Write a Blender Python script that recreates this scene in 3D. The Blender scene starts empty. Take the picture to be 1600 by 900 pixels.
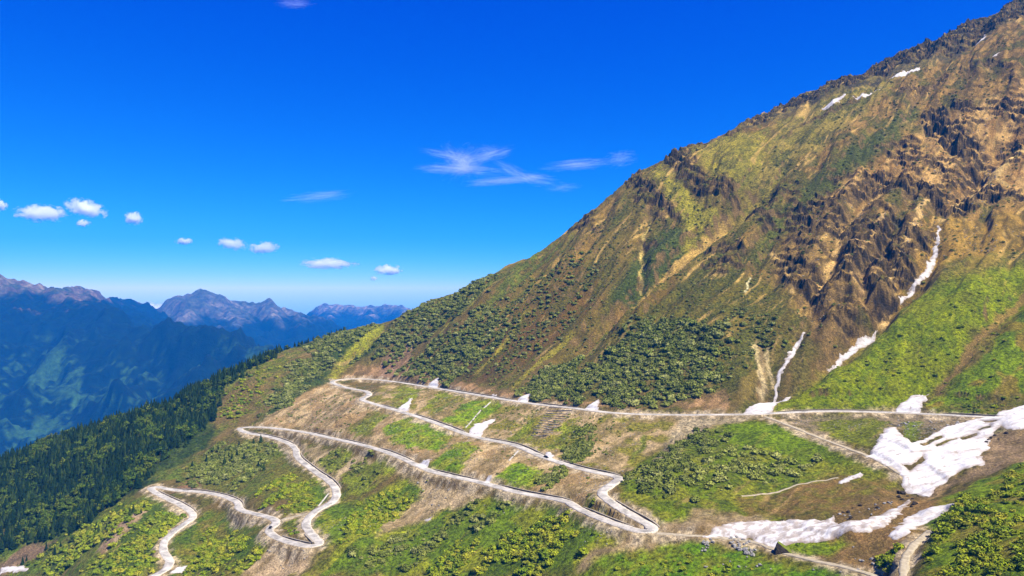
import bpy, math, random
import numpy as np
from mathutils import Vector

R = math.radians
C = bpy.context.scene
COL = C.collection
rng = np.random.default_rng(11)
random.seed(7)

# ------------------------------------------------------------------ camera, sky, sun, exposure
F = 1150.0                                   # focal length in photo pixels (1600 wide)
cam_d = bpy.data.cameras.new('camera')
cam_d.sensor_width = 36.0
cam_d.lens = F / 1600 * 36.0
cam_d.clip_start = 1.0
cam_d.clip_end = 60000.0
cam = bpy.data.objects.new('camera', cam_d)
COL.objects.link(cam)
cam.location = (0, 0, 0)
cam.rotation_euler = (R(90), 0, 0)
C.camera = cam

SUN_DIR = Vector((0.44, -0.30, 0.85)).normalized()
SUN_EL = math.asin(SUN_DIR.z)
SUN_AZ = math.atan2(SUN_DIR.x, SUN_DIR.y)
w = bpy.data.worlds.new('World')
C.world = w
w.use_nodes = True
nt = w.node_tree
bg = nt.nodes['Background']
sky = nt.nodes.new('ShaderNodeTexSky')
sky.sky_type = 'NISHITA'
sky.sun_disc = False
sky.sun_elevation = SUN_EL
sky.sun_rotation = SUN_AZ
sky.altitude = 3500
sky.air_density = 1.0
sky.dust_density = 0.15
sky.ozone_density = 4.0
# a polarised, deep mountain sky: each channel gets its own contrast
spl = nt.nodes.new('ShaderNodeSeparateColor')
cmb = nt.nodes.new('ShaderNodeCombineColor')
nt.links.new(sky.outputs[0], spl.inputs[0])
SKY_GRADE = [(0.0088, 3.0), (0.132, 1.65), (1.52, 0.5)]
for k, (gain, power) in enumerate(SKY_GRADE):
    pw = nt.nodes.new('ShaderNodeMath')
    pw.operation = 'POWER'
    pw.inputs[1].default_value = power
    ml = nt.nodes.new('ShaderNodeMath')
    ml.operation = 'MULTIPLY'
    ml.inputs[1].default_value = gain
    nt.links.new(spl.outputs[k], pw.inputs[0])
    nt.links.new(pw.outputs[0], ml.inputs[0])
    nt.links.new(ml.outputs[0], cmb.inputs[k])
nt.links.new(cmb.outputs[0], bg.inputs['Color'])
bg.inputs['Strength'].default_value = 0.10
w.cycles.sampling_method = 'AUTOMATIC'

sd = bpy.data.lights.new('sun', 'SUN')
sd.energy = 4.9
sd.angle = R(0.53)
sd.color = (1.0, 0.93, 0.80)
so = bpy.data.objects.new('sun', sd)
COL.objects.link(so)
so.rotation_euler = SUN_DIR.to_track_quat('Z', 'Y').to_euler()

C.view_settings.view_transform = 'Standard'
C.view_settings.look = 'None'
C.view_settings.exposure = 1.42
C.view_settings.gamma = 1.0
C.view_settings.use_curve_mapping = False
C.cycles.use_denoising = True
C.cycles.max_bounces = 12
C.cycles.diffuse_bounces = 2
C.cycles.volume_bounces = 10
C.cycles.transparent_max_bounces = 8

KALB = 0.60                                  # apparent sunlit colour -> base colour


def lin(c):
    a = np.asarray(c, float) / 255.0
    return np.where(a <= 0.04045, a / 12.92, ((a + 0.055) / 1.055) ** 2.4)


def alb(c):
    return lin(c) * KALB


# ------------------------------------------------------------------ noise
_perm = np.random.default_rng(5).permutation(512).astype(np.int64)


def perlin(x, y, seed=0):
    xi = np.floor(x).astype(np.int64)
    yi = np.floor(y).astype(np.int64)
    xf = x - xi
    yf = y - yi
    u = xf * xf * xf * (xf * (xf * 6 - 15) + 10)
    v = yf * yf * yf * (yf * (yf * 6 - 15) + 10)

    def g(ix, iy, dx, dy):
        h = _perm[(_perm[(ix + seed * 37) & 511] + iy) & 511]
        a = h * (2 * math.pi / 512)
        return np.cos(a) * dx + np.sin(a) * dy
    n00 = g(xi, yi, xf, yf)
    n10 = g(xi + 1, yi, xf - 1, yf)
    n01 = g(xi, yi + 1, xf, yf - 1)
    n11 = g(xi + 1, yi + 1, xf - 1, yf - 1)
    a = n00 + u * (n10 - n00)
    b = n01 + u * (n11 - n01)
    return (a + v * (b - a)) * 1.41


def fbm(x, y, octv=4, seed=0, gain=0.5):
    s = np.zeros_like(x)
    a = 1.0
    for i in range(octv):
        s += a * perlin(x * 2 ** i + 13.7 * i, y * 2 ** i - 7.1 * i, seed + i)
        a *= gain
    return s


def ridged(x, y, octv=4, seed=0, gain=0.5):
    s = np.zeros_like(x)
    a = 1.0
    t = 0.0
    for i in range(octv):
        s += a * (1 - 2 * np.abs(perlin(x * 2 ** i + 3.3 * i, y * 2 ** i + 9.2 * i, seed + i)))
        t += a
        a *= gain
    return s / t


def facets(x, y, size, seed, tilt=0.5):
    """blocks of rock: each cell of a jittered lattice is its own tilted plane; sharp breaks between"""
    gx_, gy_ = x / size, y / size
    ix, iy = np.floor(gx_).astype(np.int64), np.floor(gy_).astype(np.int64)
    best = np.full(x.shape, 9.0)
    second = np.full(x.shape, 9.0)
    out = np.zeros(x.shape)
    for dx in (-1, 0, 1):
        for dy in (-1, 0, 1):
            cx_, cy_ = ix + dx, iy + dy
            h = _perm[(_perm[(cx_ + seed * 31) & 511] + cy_) & 511]
            h2 = _perm[(h + 77) & 511]
            h3 = _perm[(h2 + 131) & 511]
            h4 = _perm[(h3 + 19) & 511]
            px_, py_ = cx_ + h / 511.0, cy_ + h2 / 511.0
            d = (gx_ - px_) ** 2 + (gy_ - py_) ** 2
            val = (h3 / 511.0 - .5) + tilt * ((gx_ - px_) * (h4 / 255.0 - 1) + (gy_ - py_) * (h2 / 255.0 - 1))
            m = d < best
            second = np.where(m, best, np.minimum(second, d))
            out = np.where(m, val, out)
            best = np.where(m, d, best)
    crack = np.clip((np.sqrt(second) - np.sqrt(best)) / .12, 0, 1)
    return out - .35 * (1 - crack)


def sstep(a, b, x):
    t = np.clip((x - a) / (b - a), 0, 1)
    return t * t * (3 - 2 * t)


# ------------------------------------------------------------------ survey points: column, row, metres in front of the camera
def at(px, py, d):
    return np.array([(px - 800) / F * d, d, (450 - py) / F * d])


ROADS = {
    'upper': [(1700, 662, 455), (1600, 655, 493), (1500, 649, 520), (1400, 645, 548), (1290, 642, 560), (1180, 647, 569), (1080, 648, 588), (1030, 648, 600),
              (960, 645, 613), (890, 637, 648), (820, 629, 690), (740, 616, 752), (660, 603, 838), (605, 595, 905),
              (570, 592, 935), (535, 592.5, 940), (519, 596, 925), (528, 602, 905), (552, 608, 870), (572, 611, 845), (577, 617, 820), (566, 624, 790),
              (585, 631, 765), (640, 647, 715), (690, 664, 670), (740, 682, 630), (800, 694, 595),
              (835, 708, 565), (860, 718, 548), (910, 733, 520), (950, 742, 503), (966, 745, 495), (966, 750, 486), (950, 760, 468), (941, 768, 456), (948, 780, 443),
              (980, 800, 422), (1010, 818, 408), (1022, 829, 399), (1005, 832, 398), (975, 823, 408), (940, 810, 424), (905, 795, 446), (885, 783, 468),
              (850, 777, 485), (800, 767, 506), (755, 754, 530), (710, 745, 553), (665, 733, 580), (620, 712, 620),
              (570, 696, 668), (520, 685, 720), (475, 675, 768), (430, 669, 805), (395, 667, 825), (375, 669, 826), (384, 676, 808), (420, 682, 785),
              (450, 692, 758), (462, 702, 735), (466, 715, 705), (490, 735, 665), (515, 752, 630), (526, 768, 602), (520, 784, 582), (496, 797, 567),
              (483, 808, 555), (478, 822, 540), (488, 836, 520), (500, 848, 503), (485, 853, 500), (455, 848, 512), (430, 838, 528), (420, 830, 542), (432, 815, 560),
              (425, 809, 572), (400, 803, 593), (375, 796, 618), (370, 784, 642), (345, 774, 668), (310, 768, 690), (270, 766, 704), (246, 760, 716), (235, 763, 712),
              (250, 773, 690), (285, 790, 662), (302, 803, 644), (298, 812, 634), (275, 828, 616), (258, 845, 598), (256, 862, 580), (266, 878, 565), (255, 892, 553),
              (225, 905, 545), (170, 920, 540)],
}
TRACKS = {
    'gully track': [(1194, 650, 563), (1240, 667, 530), (1300, 692, 495), (1355, 711, 463), (1392, 729, 441), (1412, 746, 428)],
    'snow track': [(1022, 833, 397), (1060, 836, 393), (1120, 839, 386), (1180, 847, 376), (1215, 862, 360), (1270, 875, 342), (1330, 887, 326), (1368, 897, 316), (1385, 915, 305)],
    'shortcut': [(532, 782, 585), (495, 797, 570), (462, 807, 566), (437, 815, 562)],
    'bottom track': [(1405, 925, 280), (1412, 895, 298), (1416, 870, 313), (1430, 848, 326), (1456, 828, 342)],
}
CONTROL = [
    # ridge line of the right mountain down to the wooded spur on the left
    (1850, -120, 1500), (1700, -50, 1450), (1600, 0, 1400), (1520, 42, 1350), (1440, 75, 1320), (1330, 125, 1280), (1240, 157, 1240), (1150, 208, 1200),
    (1060, 240, 1160), (1000, 265, 1130), (930, 325, 1110), (880, 365, 1100), (800, 412, 1090), (720, 450, 1085), (640, 482, 1080), (590, 500, 1075),
    (540, 512, 1060), (500, 522, 1040), (440, 547, 1020), (400, 567, 1000), (350, 587, 965), (300, 604, 925), (200, 643, 885), (100, 674, 870), (0, 714, 855), (-100, 755, 830),
    # mountain face
    (1600, 300, 820), (1500, 450, 660), (1400, 300, 860), (1250, 350, 850), (1100, 420, 830), (900, 500, 830), (1300, 520, 660), (700, 540, 900), (1100, 560, 660), (1500, 590, 560), (1300, 600, 590),
    # spur and forest
    (0, 780, 790), (0, 850, 725), (0, 900, 690), (100, 720, 815), (100, 800, 745), (100, 880, 660), (200, 880, 590), (180, 830, 640), (200, 700, 795), (300, 655, 865),
    (300, 720, 770), (430, 610, 900), (450, 640, 850), (330, 810, 632), (350, 840, 596), (300, 890, 556),
    # between and below the bends
    (560, 850, 496), (640, 800, 545), (600, 880, 482), (700, 880, 460), (800, 880, 430), (900, 890, 393), (1000, 880, 378), (1100, 880, 366), (1040, 855, 387),
    (500, 890, 480), (400, 890, 502), (440, 760, 640), (450, 880, 500), (700, 800, 520), (800, 810, 481), (880, 830, 432), (455, 830, 541), (550, 720, 655), (440, 685, 790),
    # green knoll and gully on the right
    (1100, 720, 482), (1050, 740, 460), (1100, 790, 422), (1020, 780, 434), (1200, 700, 502), (1200, 780, 427), (1300, 740, 457), (1260, 655, 552), (1400, 685, 478),
    (1450, 745, 425), (1422, 775, 414), (1480, 720, 440), (1560, 690, 452), (1600, 652, 472), (1300, 830, 366), (1200, 830, 384), (1100, 825, 388), (1400, 825, 344),
    (1470, 800, 362), (1300, 870, 345), (1380, 870, 330), (1340, 800, 385), (1380, 770, 412),
    (1500, 800, 334), (1600, 740, 372), (1600, 800, 312), (1500, 870, 284), (1600, 860, 268), (1550, 760, 362),
    # below the frame
    (800, 1000, 375), (400, 1000, 430), (0, 1000, 610), (1200, 1000, 292), (1600, 1000, 205), (1400, 1000, 250),
]
RIDGE_N = 26
SWELL = np.interp([c[0] for c in CONTROL[:RIDGE_N]], [-100, 100, 440, 600, 700, 800, 900, 1240, 1330, 1850], [9, 9, 9, 15, 22, 29, 28, 26, 31, 31])
CONTROL = [(c[0], c[1] + s_, c[2]) for c, s_ in zip(CONTROL[:RIDGE_N], SWELL)] + CONTROL[RIDGE_N:]
P = [at(*c) for c in CONTROL]
for path in list(ROADS.values()) + list(TRACKS.values()):
    P += [at(*c) for c in path]
P += [np.array(p, float) for p in [(0, 0, -185), (0, 180, -185), (220, 0, -140), (-350, 0, -260), (-300, 250, -245), (420, 100, -75), (520, 0, -50), (-700, 500, -330),
                                   (700, 250, 0), (700, 420, 60), (1000, 500, 200), (1100, 0, 150), (-800, 0, -380), (0, -500, -150), (600, -500, 50), (-700, -500, -350),
                                   (1700, 1500, 720), (1500, 900, 480), (1900, 1000, 600)]]
for c in CONTROL[1:26]:
    p = at(*c)
    P.append(np.array([p[0] + 8, p[1] + 50, p[2] - 22]))
    P.append(np.array([p[0] + 15, p[1] + 110, p[2] - 66]))
    P.append(np.array([p[0] + 40, p[1] + 330, p[2] - 190 - max(0, p[2]) * 0.15]))
    P.append(np.array([p[0] + 60, p[1] + 700, p[2] - 430 - max(0, p[2]) * 0.3]))
P = np.array(P)


class TPS:
    def __init__(self, pts, z, lam=1e-3):
        self.c = pts / 500.0
        n = len(pts)
        r2 = ((self.c[:, None] - self.c[None]) ** 2).sum(-1)
        K = 0.5 * r2 * np.log(r2 + 1e-12) + lam * np.eye(n)
        Q = np.c_[np.ones(n), self.c]
        A = np.zeros((n + 3, n + 3))
        A[:n, :n] = K
        A[:n, n:] = Q
        A[n:, :n] = Q.T
        s = np.linalg.solve(A, np.r_[z, 0, 0, 0])
        self.w, self.a = s[:n], s[n:]

    def __call__(self, x, y):
        X = np.c_[x.ravel(), y.ravel()] / 500.0
        out = np.empty(len(X))
        for i in range(0, len(X), 20000):
            q = X[i:i + 20000]
            r2 = ((q[:, None] - self.c[None]) ** 2).sum(-1)
            out[i:i + 20000] = (0.5 * r2 * np.log(r2 + 1e-12)) @ self.w + self.a[0] + q @ self.a[1:]
        return out.reshape(x.shape)


def smooth(v, n=5):
    k = np.ones(2 * n + 1) / (2 * n + 1)
    return np.convolve(np.pad(v, n, mode='edge'), k, 'valid')


base = TPS(P[:, :2], P[:, 2], 2e-4)

# ------------------------------------------------------------------ terrain grid: fine where the slopes are, wide at the rim
FINE = 1.6


def axis(lo, hi, far_lo, far_hi):
    a = list(np.arange(lo, hi, FINE))
    s = FINE
    while a[-1] < far_hi:
        s = min(s * 1.22, 160)
        a.append(a[-1] + s)
    s = FINE
    b = [lo]
    while b[-1] > far_lo:
        s = min(s * 1.22, 160)
        b.append(b[-1] - s)
    return np.array(b[:0:-1] + a)


AX = axis(-720, 980, -7000, 4200)
AY = axis(215, 1500, -1200, 4800)


def upsample(small, n, ax):
    """Catmull-Rom by four along an axis, in index space"""
    small = np.moveaxis(small, ax, 0)
    i = np.arange(n) / 4.0
    k = np.clip(np.floor(i).astype(int), 0, small.shape[0] - 2)
    t = (i - k)[:, None]
    g = lambda j: small[np.clip(k + j, 0, small.shape[0] - 1)]
    p0, p1, p2, p3 = g(-1), g(0), g(1), g(2)
    o = 0.5 * (2 * p1 + (p2 - p0) * t + (2 * p0 - 5 * p1 + 4 * p2 - p3) * t ** 2 + (3 * p1 - p0 - 3 * p2 + p3) * t ** 3)
    return np.moveaxis(o, 0, ax)


def pad4(a):
    k = (-(len(a) - 1)) % 4
    return np.r_[a, [a[-1] + (a[-1] - a[-2]) * (j + 1) for j in range(k)]]


AX, AY = pad4(AX), pad4(AY)
cx, cy = np.meshgrid(AX[::4], AY[::4])
Zc = base(cx, cy)
out_w = np.maximum.reduce([np.zeros_like(cx), (-900 - cx) / 900, (cy - 1750) / 700, (cx - 2000) / 900, (-500 - cy) / 500])
out_w = sstep(0, 1, out_w)
valley = -1215 + 60 * fbm(cx / 900, cy / 900, 3, 40)
Zc = np.clip(Zc, -1230, 800) * (1 - out_w) + valley * out_w
Z = upsample(upsample(Zc, len(AY), 0), len(AX), 1)
GX, GY = np.meshgrid(AX, AY)
NX, NY = len(AX), len(AY)


def sample(A, x, y):
    x = np.asarray(x, float)
    y = np.asarray(y, float)
    i = np.clip(np.searchsorted(AX, x) - 1, 0, NX - 2)
    j = np.clip(np.searchsorted(AY, y) - 1, 0, NY - 2)
    tx = np.clip((x - AX[i]) / (AX[i + 1] - AX[i]), 0, 1)
    ty = np.clip((y - AY[j]) / (AY[j + 1] - AY[j]), 0, 1)
    return (A[j, i] * (1 - tx) * (1 - ty) + A[j, i + 1] * tx * (1 - ty) + A[j + 1, i] * (1 - tx) * ty + A[j + 1, i + 1] * tx * ty)


Z0 = Z.copy()
_ds = np.arange(190, 1420, 2.0)


def ground_at(pts):
    """photo columns and rows -> points where those sight lines meet the surveyed ground"""
    pts = np.asarray(pts, float)
    X = (pts[:, 0:1] - 800) / F * _ds
    Y = np.broadcast_to(_ds, X.shape)
    zr = (450 - pts[:, 1:2]) / F * _ds
    gap = zr - sample(Z0, X, Y)
    hit = gap < 0
    first = np.where(hit.any(1), hit.argmax(1), gap.argmin(1))
    n = np.arange(len(pts))
    d = _ds[first].copy()
    ok = hit.any(1) & (first > 0)
    g0, g1 = gap[n, first - 1], gap[n, first]
    d = np.where(ok, _ds[first - 1] + 2.0 * g0 / np.where(g0 - g1 == 0, 1, g0 - g1), d)
    return np.c_[(pts[:, 0] - 800) / F * d, d]


def densify(poly, step=14.0, closed=True):
    poly = np.asarray(poly, float)
    q = np.vstack([poly, poly[:1]]) if closed else poly
    o = []
    for a, b in zip(q[:-1], q[1:]):
        k = max(1, int(np.linalg.norm(b - a) / step))
        o += [a + (b - a) * t / k for t in range(k)]
    if not closed:
        o.append(q[-1])
    return np.array(o)


def area(poly):
    """an outline on the ground, in metres"""
    return ground_at(densify(poly))


def sdist(poly, x, y):
    """signed distance to a ground outline, positive inside"""
    a = poly
    b = np.roll(poly, -1, 0)
    d2 = np.full(x.shape, 1e18)
    ins = np.zeros(x.shape, bool)
    for (ax, ay), (bx, by) in zip(a, b):
        ex, ey = bx - ax, by - ay
        L = ex * ex + ey * ey + 1e-12
        t = np.clip(((x - ax) * ex + (y - ay) * ey) / L, 0, 1)
        d2 = np.minimum(d2, (x - ax - t * ex) ** 2 + (y - ay - t * ey) ** 2)
        c = ((ay > y) != (by > y)) & (x < ex * (y - ay) / (ey if abs(ey) > 1e-12 else 1e-12) + ax)
        ins ^= c
    return np.where(ins, 1, -1) * np.sqrt(d2)


def window(poly, pad):
    i0, i1 = np.searchsorted(AX, [poly[:, 0].min() - pad, poly[:, 0].max() + pad])
    j0, j1 = np.searchsorted(AY, [poly[:, 1].min() - pad, poly[:, 1].max() + pad])
    return slice(max(j0 - 1, 0), j1 + 1), slice(max(i0 - 1, 0), i1 + 1)


def poly_field(poly, pad, warp=4.0, wl=14.0, seed=0):
    """window and signed distance with a ragged edge"""
    W = window(poly, pad)
    x, y = GX[W], GY[W]
    wx = warp * fbm(x / wl, y / wl, 3, 60 + seed)
    wy = warp * fbm(x / wl + 50, y / wl, 3, 70 + seed)
    return W, sdist(poly, x + wx, y + wy)


def line_dist(path, x, y):
    d2 = np.full(x.shape, 1e18)
    tt = np.zeros(x.shape)
    n = len(path) - 1
    for k in range(n):
        (ax, ay), (bx, by) = path[k], path[k + 1]
        ex, ey = bx - ax, by - ay
        t = np.clip(((x - ax) * ex + (y - ay) * ey) / (ex * ex + ey * ey + 1e-12), 0, 1)
        q = (x - ax - t * ex) ** 2 + (y - ay - t * ey) ** 2
        m = q < d2
        d2 = np.where(m, q, d2)
        tt = np.where(m, (k + t) / n, tt)
    return np.sqrt(d2), tt


# ------------------------------------------------------------------ roads: centre lines in metres
def spline(pts, step=1.5):
    pts = np.asarray(pts)
    q = np.vstack([2 * pts[0] - pts[1], pts, 2 * pts[-1] - pts[-2]])
    o = []
    for k in range(1, len(q) - 2):
        p0, p1, p2, p3 = q[k - 1:k + 3]
        n = max(2, int(np.linalg.norm(p2 - p1) / step))
        for t in np.arange(n) / n:
            o.append(0.5 * (2 * p1 + (p2 - p0) * t + (2 * p0 - 5 * p1 + 4 * p2 - p3) * t * t + (3 * p1 - p0 - 3 * p2 + p3) * t ** 3))
    o.append(q[-2])
    return np.array(o)


def centre(path, nz=14):
    s = spline([at(*c) for c in path])
    s[:, 2] = smooth(s[:, 2], nz)
    s[:, 0] = smooth(s[:, 0], 3)
    s[:, 1] = smooth(s[:, 1], 3)
    return s


road_lines = [(centre(p), 3.3, 'road') for p in ROADS.values()] + [(centre(p), 1.6, 'track') for p in TRACKS.values()]
DR = np.full(Z.shape, 999.0)                # distance to the nearest road edge
ZR = np.zeros(Z.shape)
for line, hw, kind in road_lines:
    for p in line:
        j0, j1 = np.searchsorted(AY, [p[1] - 18, p[1] + 18])
        i0, i1 = np.searchsorted(AX, [p[0] - 18, p[0] + 18])
        if i1 <= i0 or j1 <= j0:
            continue
        dd = np.hypot(GX[j0:j1, i0:i1] - p[0], GY[j0:j1, i0:i1] - p[1]) - hw
        m = dd < DR[j0:j1, i0:i1]
        DR[j0:j1, i0:i1][m] = dd[m]
        ZR[j0:j1, i0:i1][m] = p[2]

# ------------------------------------------------------------------ relief: gullies, ribs and crags
fade = sstep(6, 60, DR)                     # quiet next to the roads
dist = np.hypot(GX, GY)
U = GX * 0.72 - GY * 0.69                   # along the contour
V = -GX * 0.69 - GY * 0.72                  # down the fall line
inner = (1 - sstep(1500, 2600, dist))

upper = ground_at(densify([(1750, 640), (1600, 640), (1500, 645), (1400, 640), (1180, 642), (960, 640), (820, 624), (660, 598), (590, 585), (500, 560), (420, 600)], 25, False))
# signed height above the top road: positive uphill
mtn_poly = np.vstack([upper, [(-300, 1150), (0, 1500), (900, 1800), (1900, 1600), (1900, 300)]])
WM = window(mtn_poly, 5)
mt = np.zeros(Z.shape)
mt[WM] = sstep(0, 160, sdist(mtn_poly, GX[WM], GY[WM]))

wob = 14 * fbm(GX / 120, GY / 120, 3, 3)
ribs = ridged((U + wob) / 75, V / 420, 3, 21, 0.55)
ribs2 = ridged((U + 0.6 * wob) / 26, V / 150, 3, 27, 0.5)
Z += mt * fade * (17.0 * ribs + 5.5 * ribs2 + 1.6 * ridged((U + .4 * wob) / 11, V / 60, 2, 29)) * inner
low = (1 - mt) * fade * inner
Z += low * (2.0 * ridged((U + wob) / 38, V / 160, 3, 31) + 1.2 * fbm(GX / 22, GY / 22, 3, 33))
Z += inner * sstep(2, 14, DR) * (0.35 * fbm(GX / 5.5, GY / 5.5, 2, 35))

GULLIES = [  # outline line, half width, depth
    ([(1475, 345), (1465, 370), (1450, 425), (1420, 455), (1378, 505), (1330, 540), (1290, 565), (1240, 603), (1200, 640)], 12, 9),
    ([(1265, 500), (1255, 530), (1225, 570), (1208, 600), (1195, 640)], 9, 7),
    ([(1190, 540), (1195, 580), (1190, 620)], 9, 3),
    ([(1170, 320), (1140, 345), (1080, 395), (1035, 440), (980, 490), (925, 525), (895, 550)], 17, 15),
    ([(1022, 335), (1003, 380), (1000, 450)], 7, 5),
    ([(960, 330), (930, 380), (890, 430), (830, 480), (760, 540)], 10, 6),
    ([(1600, 470), (1540, 520), (1490, 580), (1450, 605), (1415, 640)], 12, 5),
    ([(1600, 200), (1560, 250), (1520, 300), (1475, 345)], 12, 7),
    ([(1400, 290), (1340, 340), (1310, 400), (1290, 450), (1265, 500)], 10, 7),
    ([(1480, 230), (1500, 270), (1530, 290)], 8, 5),
    ([(870, 400), (780, 470), (700, 540), (640, 590)], 9, 4),
    ([(1250, 250), (1180, 330), (1150, 360)], 10, 5),
    ([(1420, 330), (1395, 380), (1380, 420), (1400, 450)], 7, 5),
    ([(1370, 410), (1345, 450), (1360, 490)], 7, 6),
    ([(600, 520), (560, 550), (510, 580)], 10, 4),
]
for path, hw, dp in GULLIES:
    L = ground_at(densify(path, 20, False))
    W = window(L, hw * 3)
    x, y = GX[W], GY[W]
    d, t = line_dist(L, x + 5 * fbm(x / 30, y / 30, 2, 80), y + 5 * fbm(x / 30 + 9, y / 30, 2, 81))
    Z[W] -= 1.5 * dp * np.exp(-(d / hw) ** 2) * fade[W] * (0.5 + 0.5 * sstep(0, 0.15, t))
    Z[W] += 0.35 * dp * np.exp(-((d - 2 * hw) / hw) ** 2) * fade[W] * sstep(0, .1, t) * (1 - sstep(.85, 1, t))

CRAGS = [  # outline, height
    ([(878, 372), (925, 322), (960, 292), (1000, 262), (1012, 275), (1000, 300), (965, 305), (935, 345), (905, 380)], 9),
    ([(975, 290), (1010, 300), (1040, 325), (1065, 360), (1040, 350), (1000, 325), (975, 310)], 9),
    ([(1030, 262), (1060, 243), (1085, 262), (1100, 285), (1150, 300), (1160, 325), (1135, 335), (1105, 325), (1070, 305), (1045, 280)], 12),
    ([(1125, 395), (1160, 405), (1170, 420), (1145, 440), (1095, 440), (1105, 415)], 4.0),
    ([(1440, 190), (1470, 178), (1490, 205), (1515, 235), (1508, 265), (1465, 245), (1445, 220)], 16),
    ([(1490, 172), (1515, 165), (1535, 185), (1522, 206), (1497, 198)], 11),
    ([(1548, 178), (1580, 175), (1580, 200), (1555, 205)], 9),
    ([(1585, 185), (1610, 180), (1610, 200), (1585, 200)], 8),
    ([(1560, 240), (1590, 222), (1600, 250), (1575, 265), (1555, 262)], 8),
    ([(1345, 290), (1390, 280), (1430, 310), (1420, 325), (1370, 320), (1340, 325)], 10),
    ([(1430, 310), (1455, 308), (1480, 330), (1470, 345), (1445, 335)], 11),
    ([(1500, 320), (1540, 305), (1575, 320), (1600, 320), (1605, 345), (1560, 330), (1530, 340), (1490, 365), (1485, 350)], 9),
    ([(1240, 340), (1265, 330), (1280, 360), (1320, 350), (1340, 380), (1320, 395), (1270, 380), (1235, 365)], 4.5),
    ([(1340, 375), (1375, 360), (1400, 385), (1390, 400), (1345, 395)], 5.0),
    ([(1400, 385), (1425, 365), (1450, 395), (1455, 410), (1420, 405)], 4.5),
    ([(1320, 425), (1365, 410), (1415, 415), (1430, 440), (1380, 445), (1330, 440)], 5.5),
    ([(1220, 440), (1260, 430), (1300, 465), (1295, 500), (1255, 480), (1225, 465)], 5.0),
    ([(1350, 500), (1375, 455), (1410, 450), (1405, 470), (1375, 505)], 4.5),
    ([(1300, 510), (1320, 455), (1345, 480), (1345, 520), (1320, 530)], 5.0),
    ([(1200, 170), (1300, 135), (1440, 72), (1500, 52), (1540, 30), (1600, -5), (1640, -20), (1640, 10), (1600, 40), (1500, 90), (1440, 110), (1390, 125), (1300, 160), (1220, 190)], 9),
    ([(1440, 62), (1470, 55), (1480, 80), (1455, 88), (1438, 80)], 12),
    ([(1160, 340), (1190, 335), (1215, 360), (1200, 385), (1170, 370)], 3.0),
    ([(1500, 240), (1530, 235), (1535, 258), (1510, 262)], 8),
    ([(1045, 690), (1060, 675), (1078, 680), (1070, 700), (1050, 705)], 3),
    ([(515, 665), (525, 650), (545, 650), (540, 668), (520, 675)], 2.5),
]
crag = np.zeros(Z.shape)
ca, sa = 0.72, -0.69
for k, (poly, h) in enumerate(CRAGS):
    A = area(poly)
    W, s = poly_field(A, 25, 6, 18, k)
    x, y, v, u = GX[W], GY[W], V[W], U[W]
    m = sstep(-2, 5, s)
    crag[W] = np.maximum(crag[W], m)
    st = (v + 5 * fbm(u / 14, v / 14, 3, 90 + k)) / (10 + h)       # ledges across the fall line
    fr = st - np.floor(st)
    step = np.where(fr < 0.72, fr / 0.72, 1 - sstep(0.72, 0.9, fr))    # long rise towards the valley, abrupt drop
    bl = ridged(u / 13, v / 24, 3, 95 + k)
    wu, wv = u + 2.5 * fbm(u / 9, v / 9, 2, 97 + k), v + 2.5 * fbm(u / 9 + 5, v / 9, 2, 98 + k)
    Z[W] += m * (h * 0.6 * (step - 0.35) + h * 0.16 * bl + h * .42 * facets(wu / 2.2, wv, 7.0, k) + h * .2 * facets(wu / 1.6, wv, 3.2, k + 9))
STRATA = [  # outcrop line running across the slope, height, reach uphill
    ([(1205, 345), (1240, 355), (1290, 385), (1345, 392)], 7, 20), ([(1230, 385), (1275, 408), (1330, 424)], 6, 16), ([(1215, 420), (1260, 440), (1300, 452)], 7, 18),
    ([(1325, 405), (1370, 408), (1425, 418)], 8, 16), ([(1322, 432), (1380, 440), (1435, 444)], 9, 18), ([(1330, 458), (1365, 462)], 7, 14), ([(1365, 478), (1405, 470)], 7, 14),
    ([(1225, 462), (1262, 478), (1295, 500)], 9, 18), ([(1298, 520), (1340, 505), (1352, 515)], 8, 16), ([(1300, 480), (1335, 478)], 6, 12),
    ([(1095, 412), (1130, 402), (1172, 420)], 7, 16), ([(1090, 432), (1125, 430), (1165, 440)], 7, 14), ([(1105, 450), (1140, 452)], 5, 12),
    ([(1340, 300), (1385, 308), (1430, 326)], 9, 18), ([(1345, 345), (1385, 352), (1420, 372)], 7, 16), ([(1430, 318), (1462, 330), (1482, 345)], 8, 16),
    ([(1240, 345), (1262, 360)], 6, 12), ([(1275, 350), (1300, 345), (1325, 362)], 6, 14), ([(1400, 388), (1440, 396), (1462, 402)], 7, 14),
    ([(1495, 335), (1540, 325), (1580, 332)], 7, 15), ([(1370, 250), (1410, 232), (1440, 235)], 5, 14), ([(1290, 300), (1320, 290), (1345, 300)], 5, 14),
    ([(975, 300), (1010, 312), (1050, 345), (1068, 362)], 8, 16), ([(985, 320), (1020, 340), (1045, 365)], 6, 14), ([(905, 355), (935, 372)], 6, 14), ([(1000, 380), (1030, 395)], 4, 10),
    ([(1150, 345), (1185, 352), (1215, 370)], 6, 14), ([(1060, 300), (1100, 318), (1150, 322)], 9, 16),
    ([(1500, 120), (1545, 112), (1590, 128)], 5, 14), ([(1395, 170), (1440, 150), (1490, 120)], 5, 14), ([(1240, 205), (1290, 190), (1350, 165)], 4, 12),
]
strata_rock = np.zeros(Z.shape)
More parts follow.
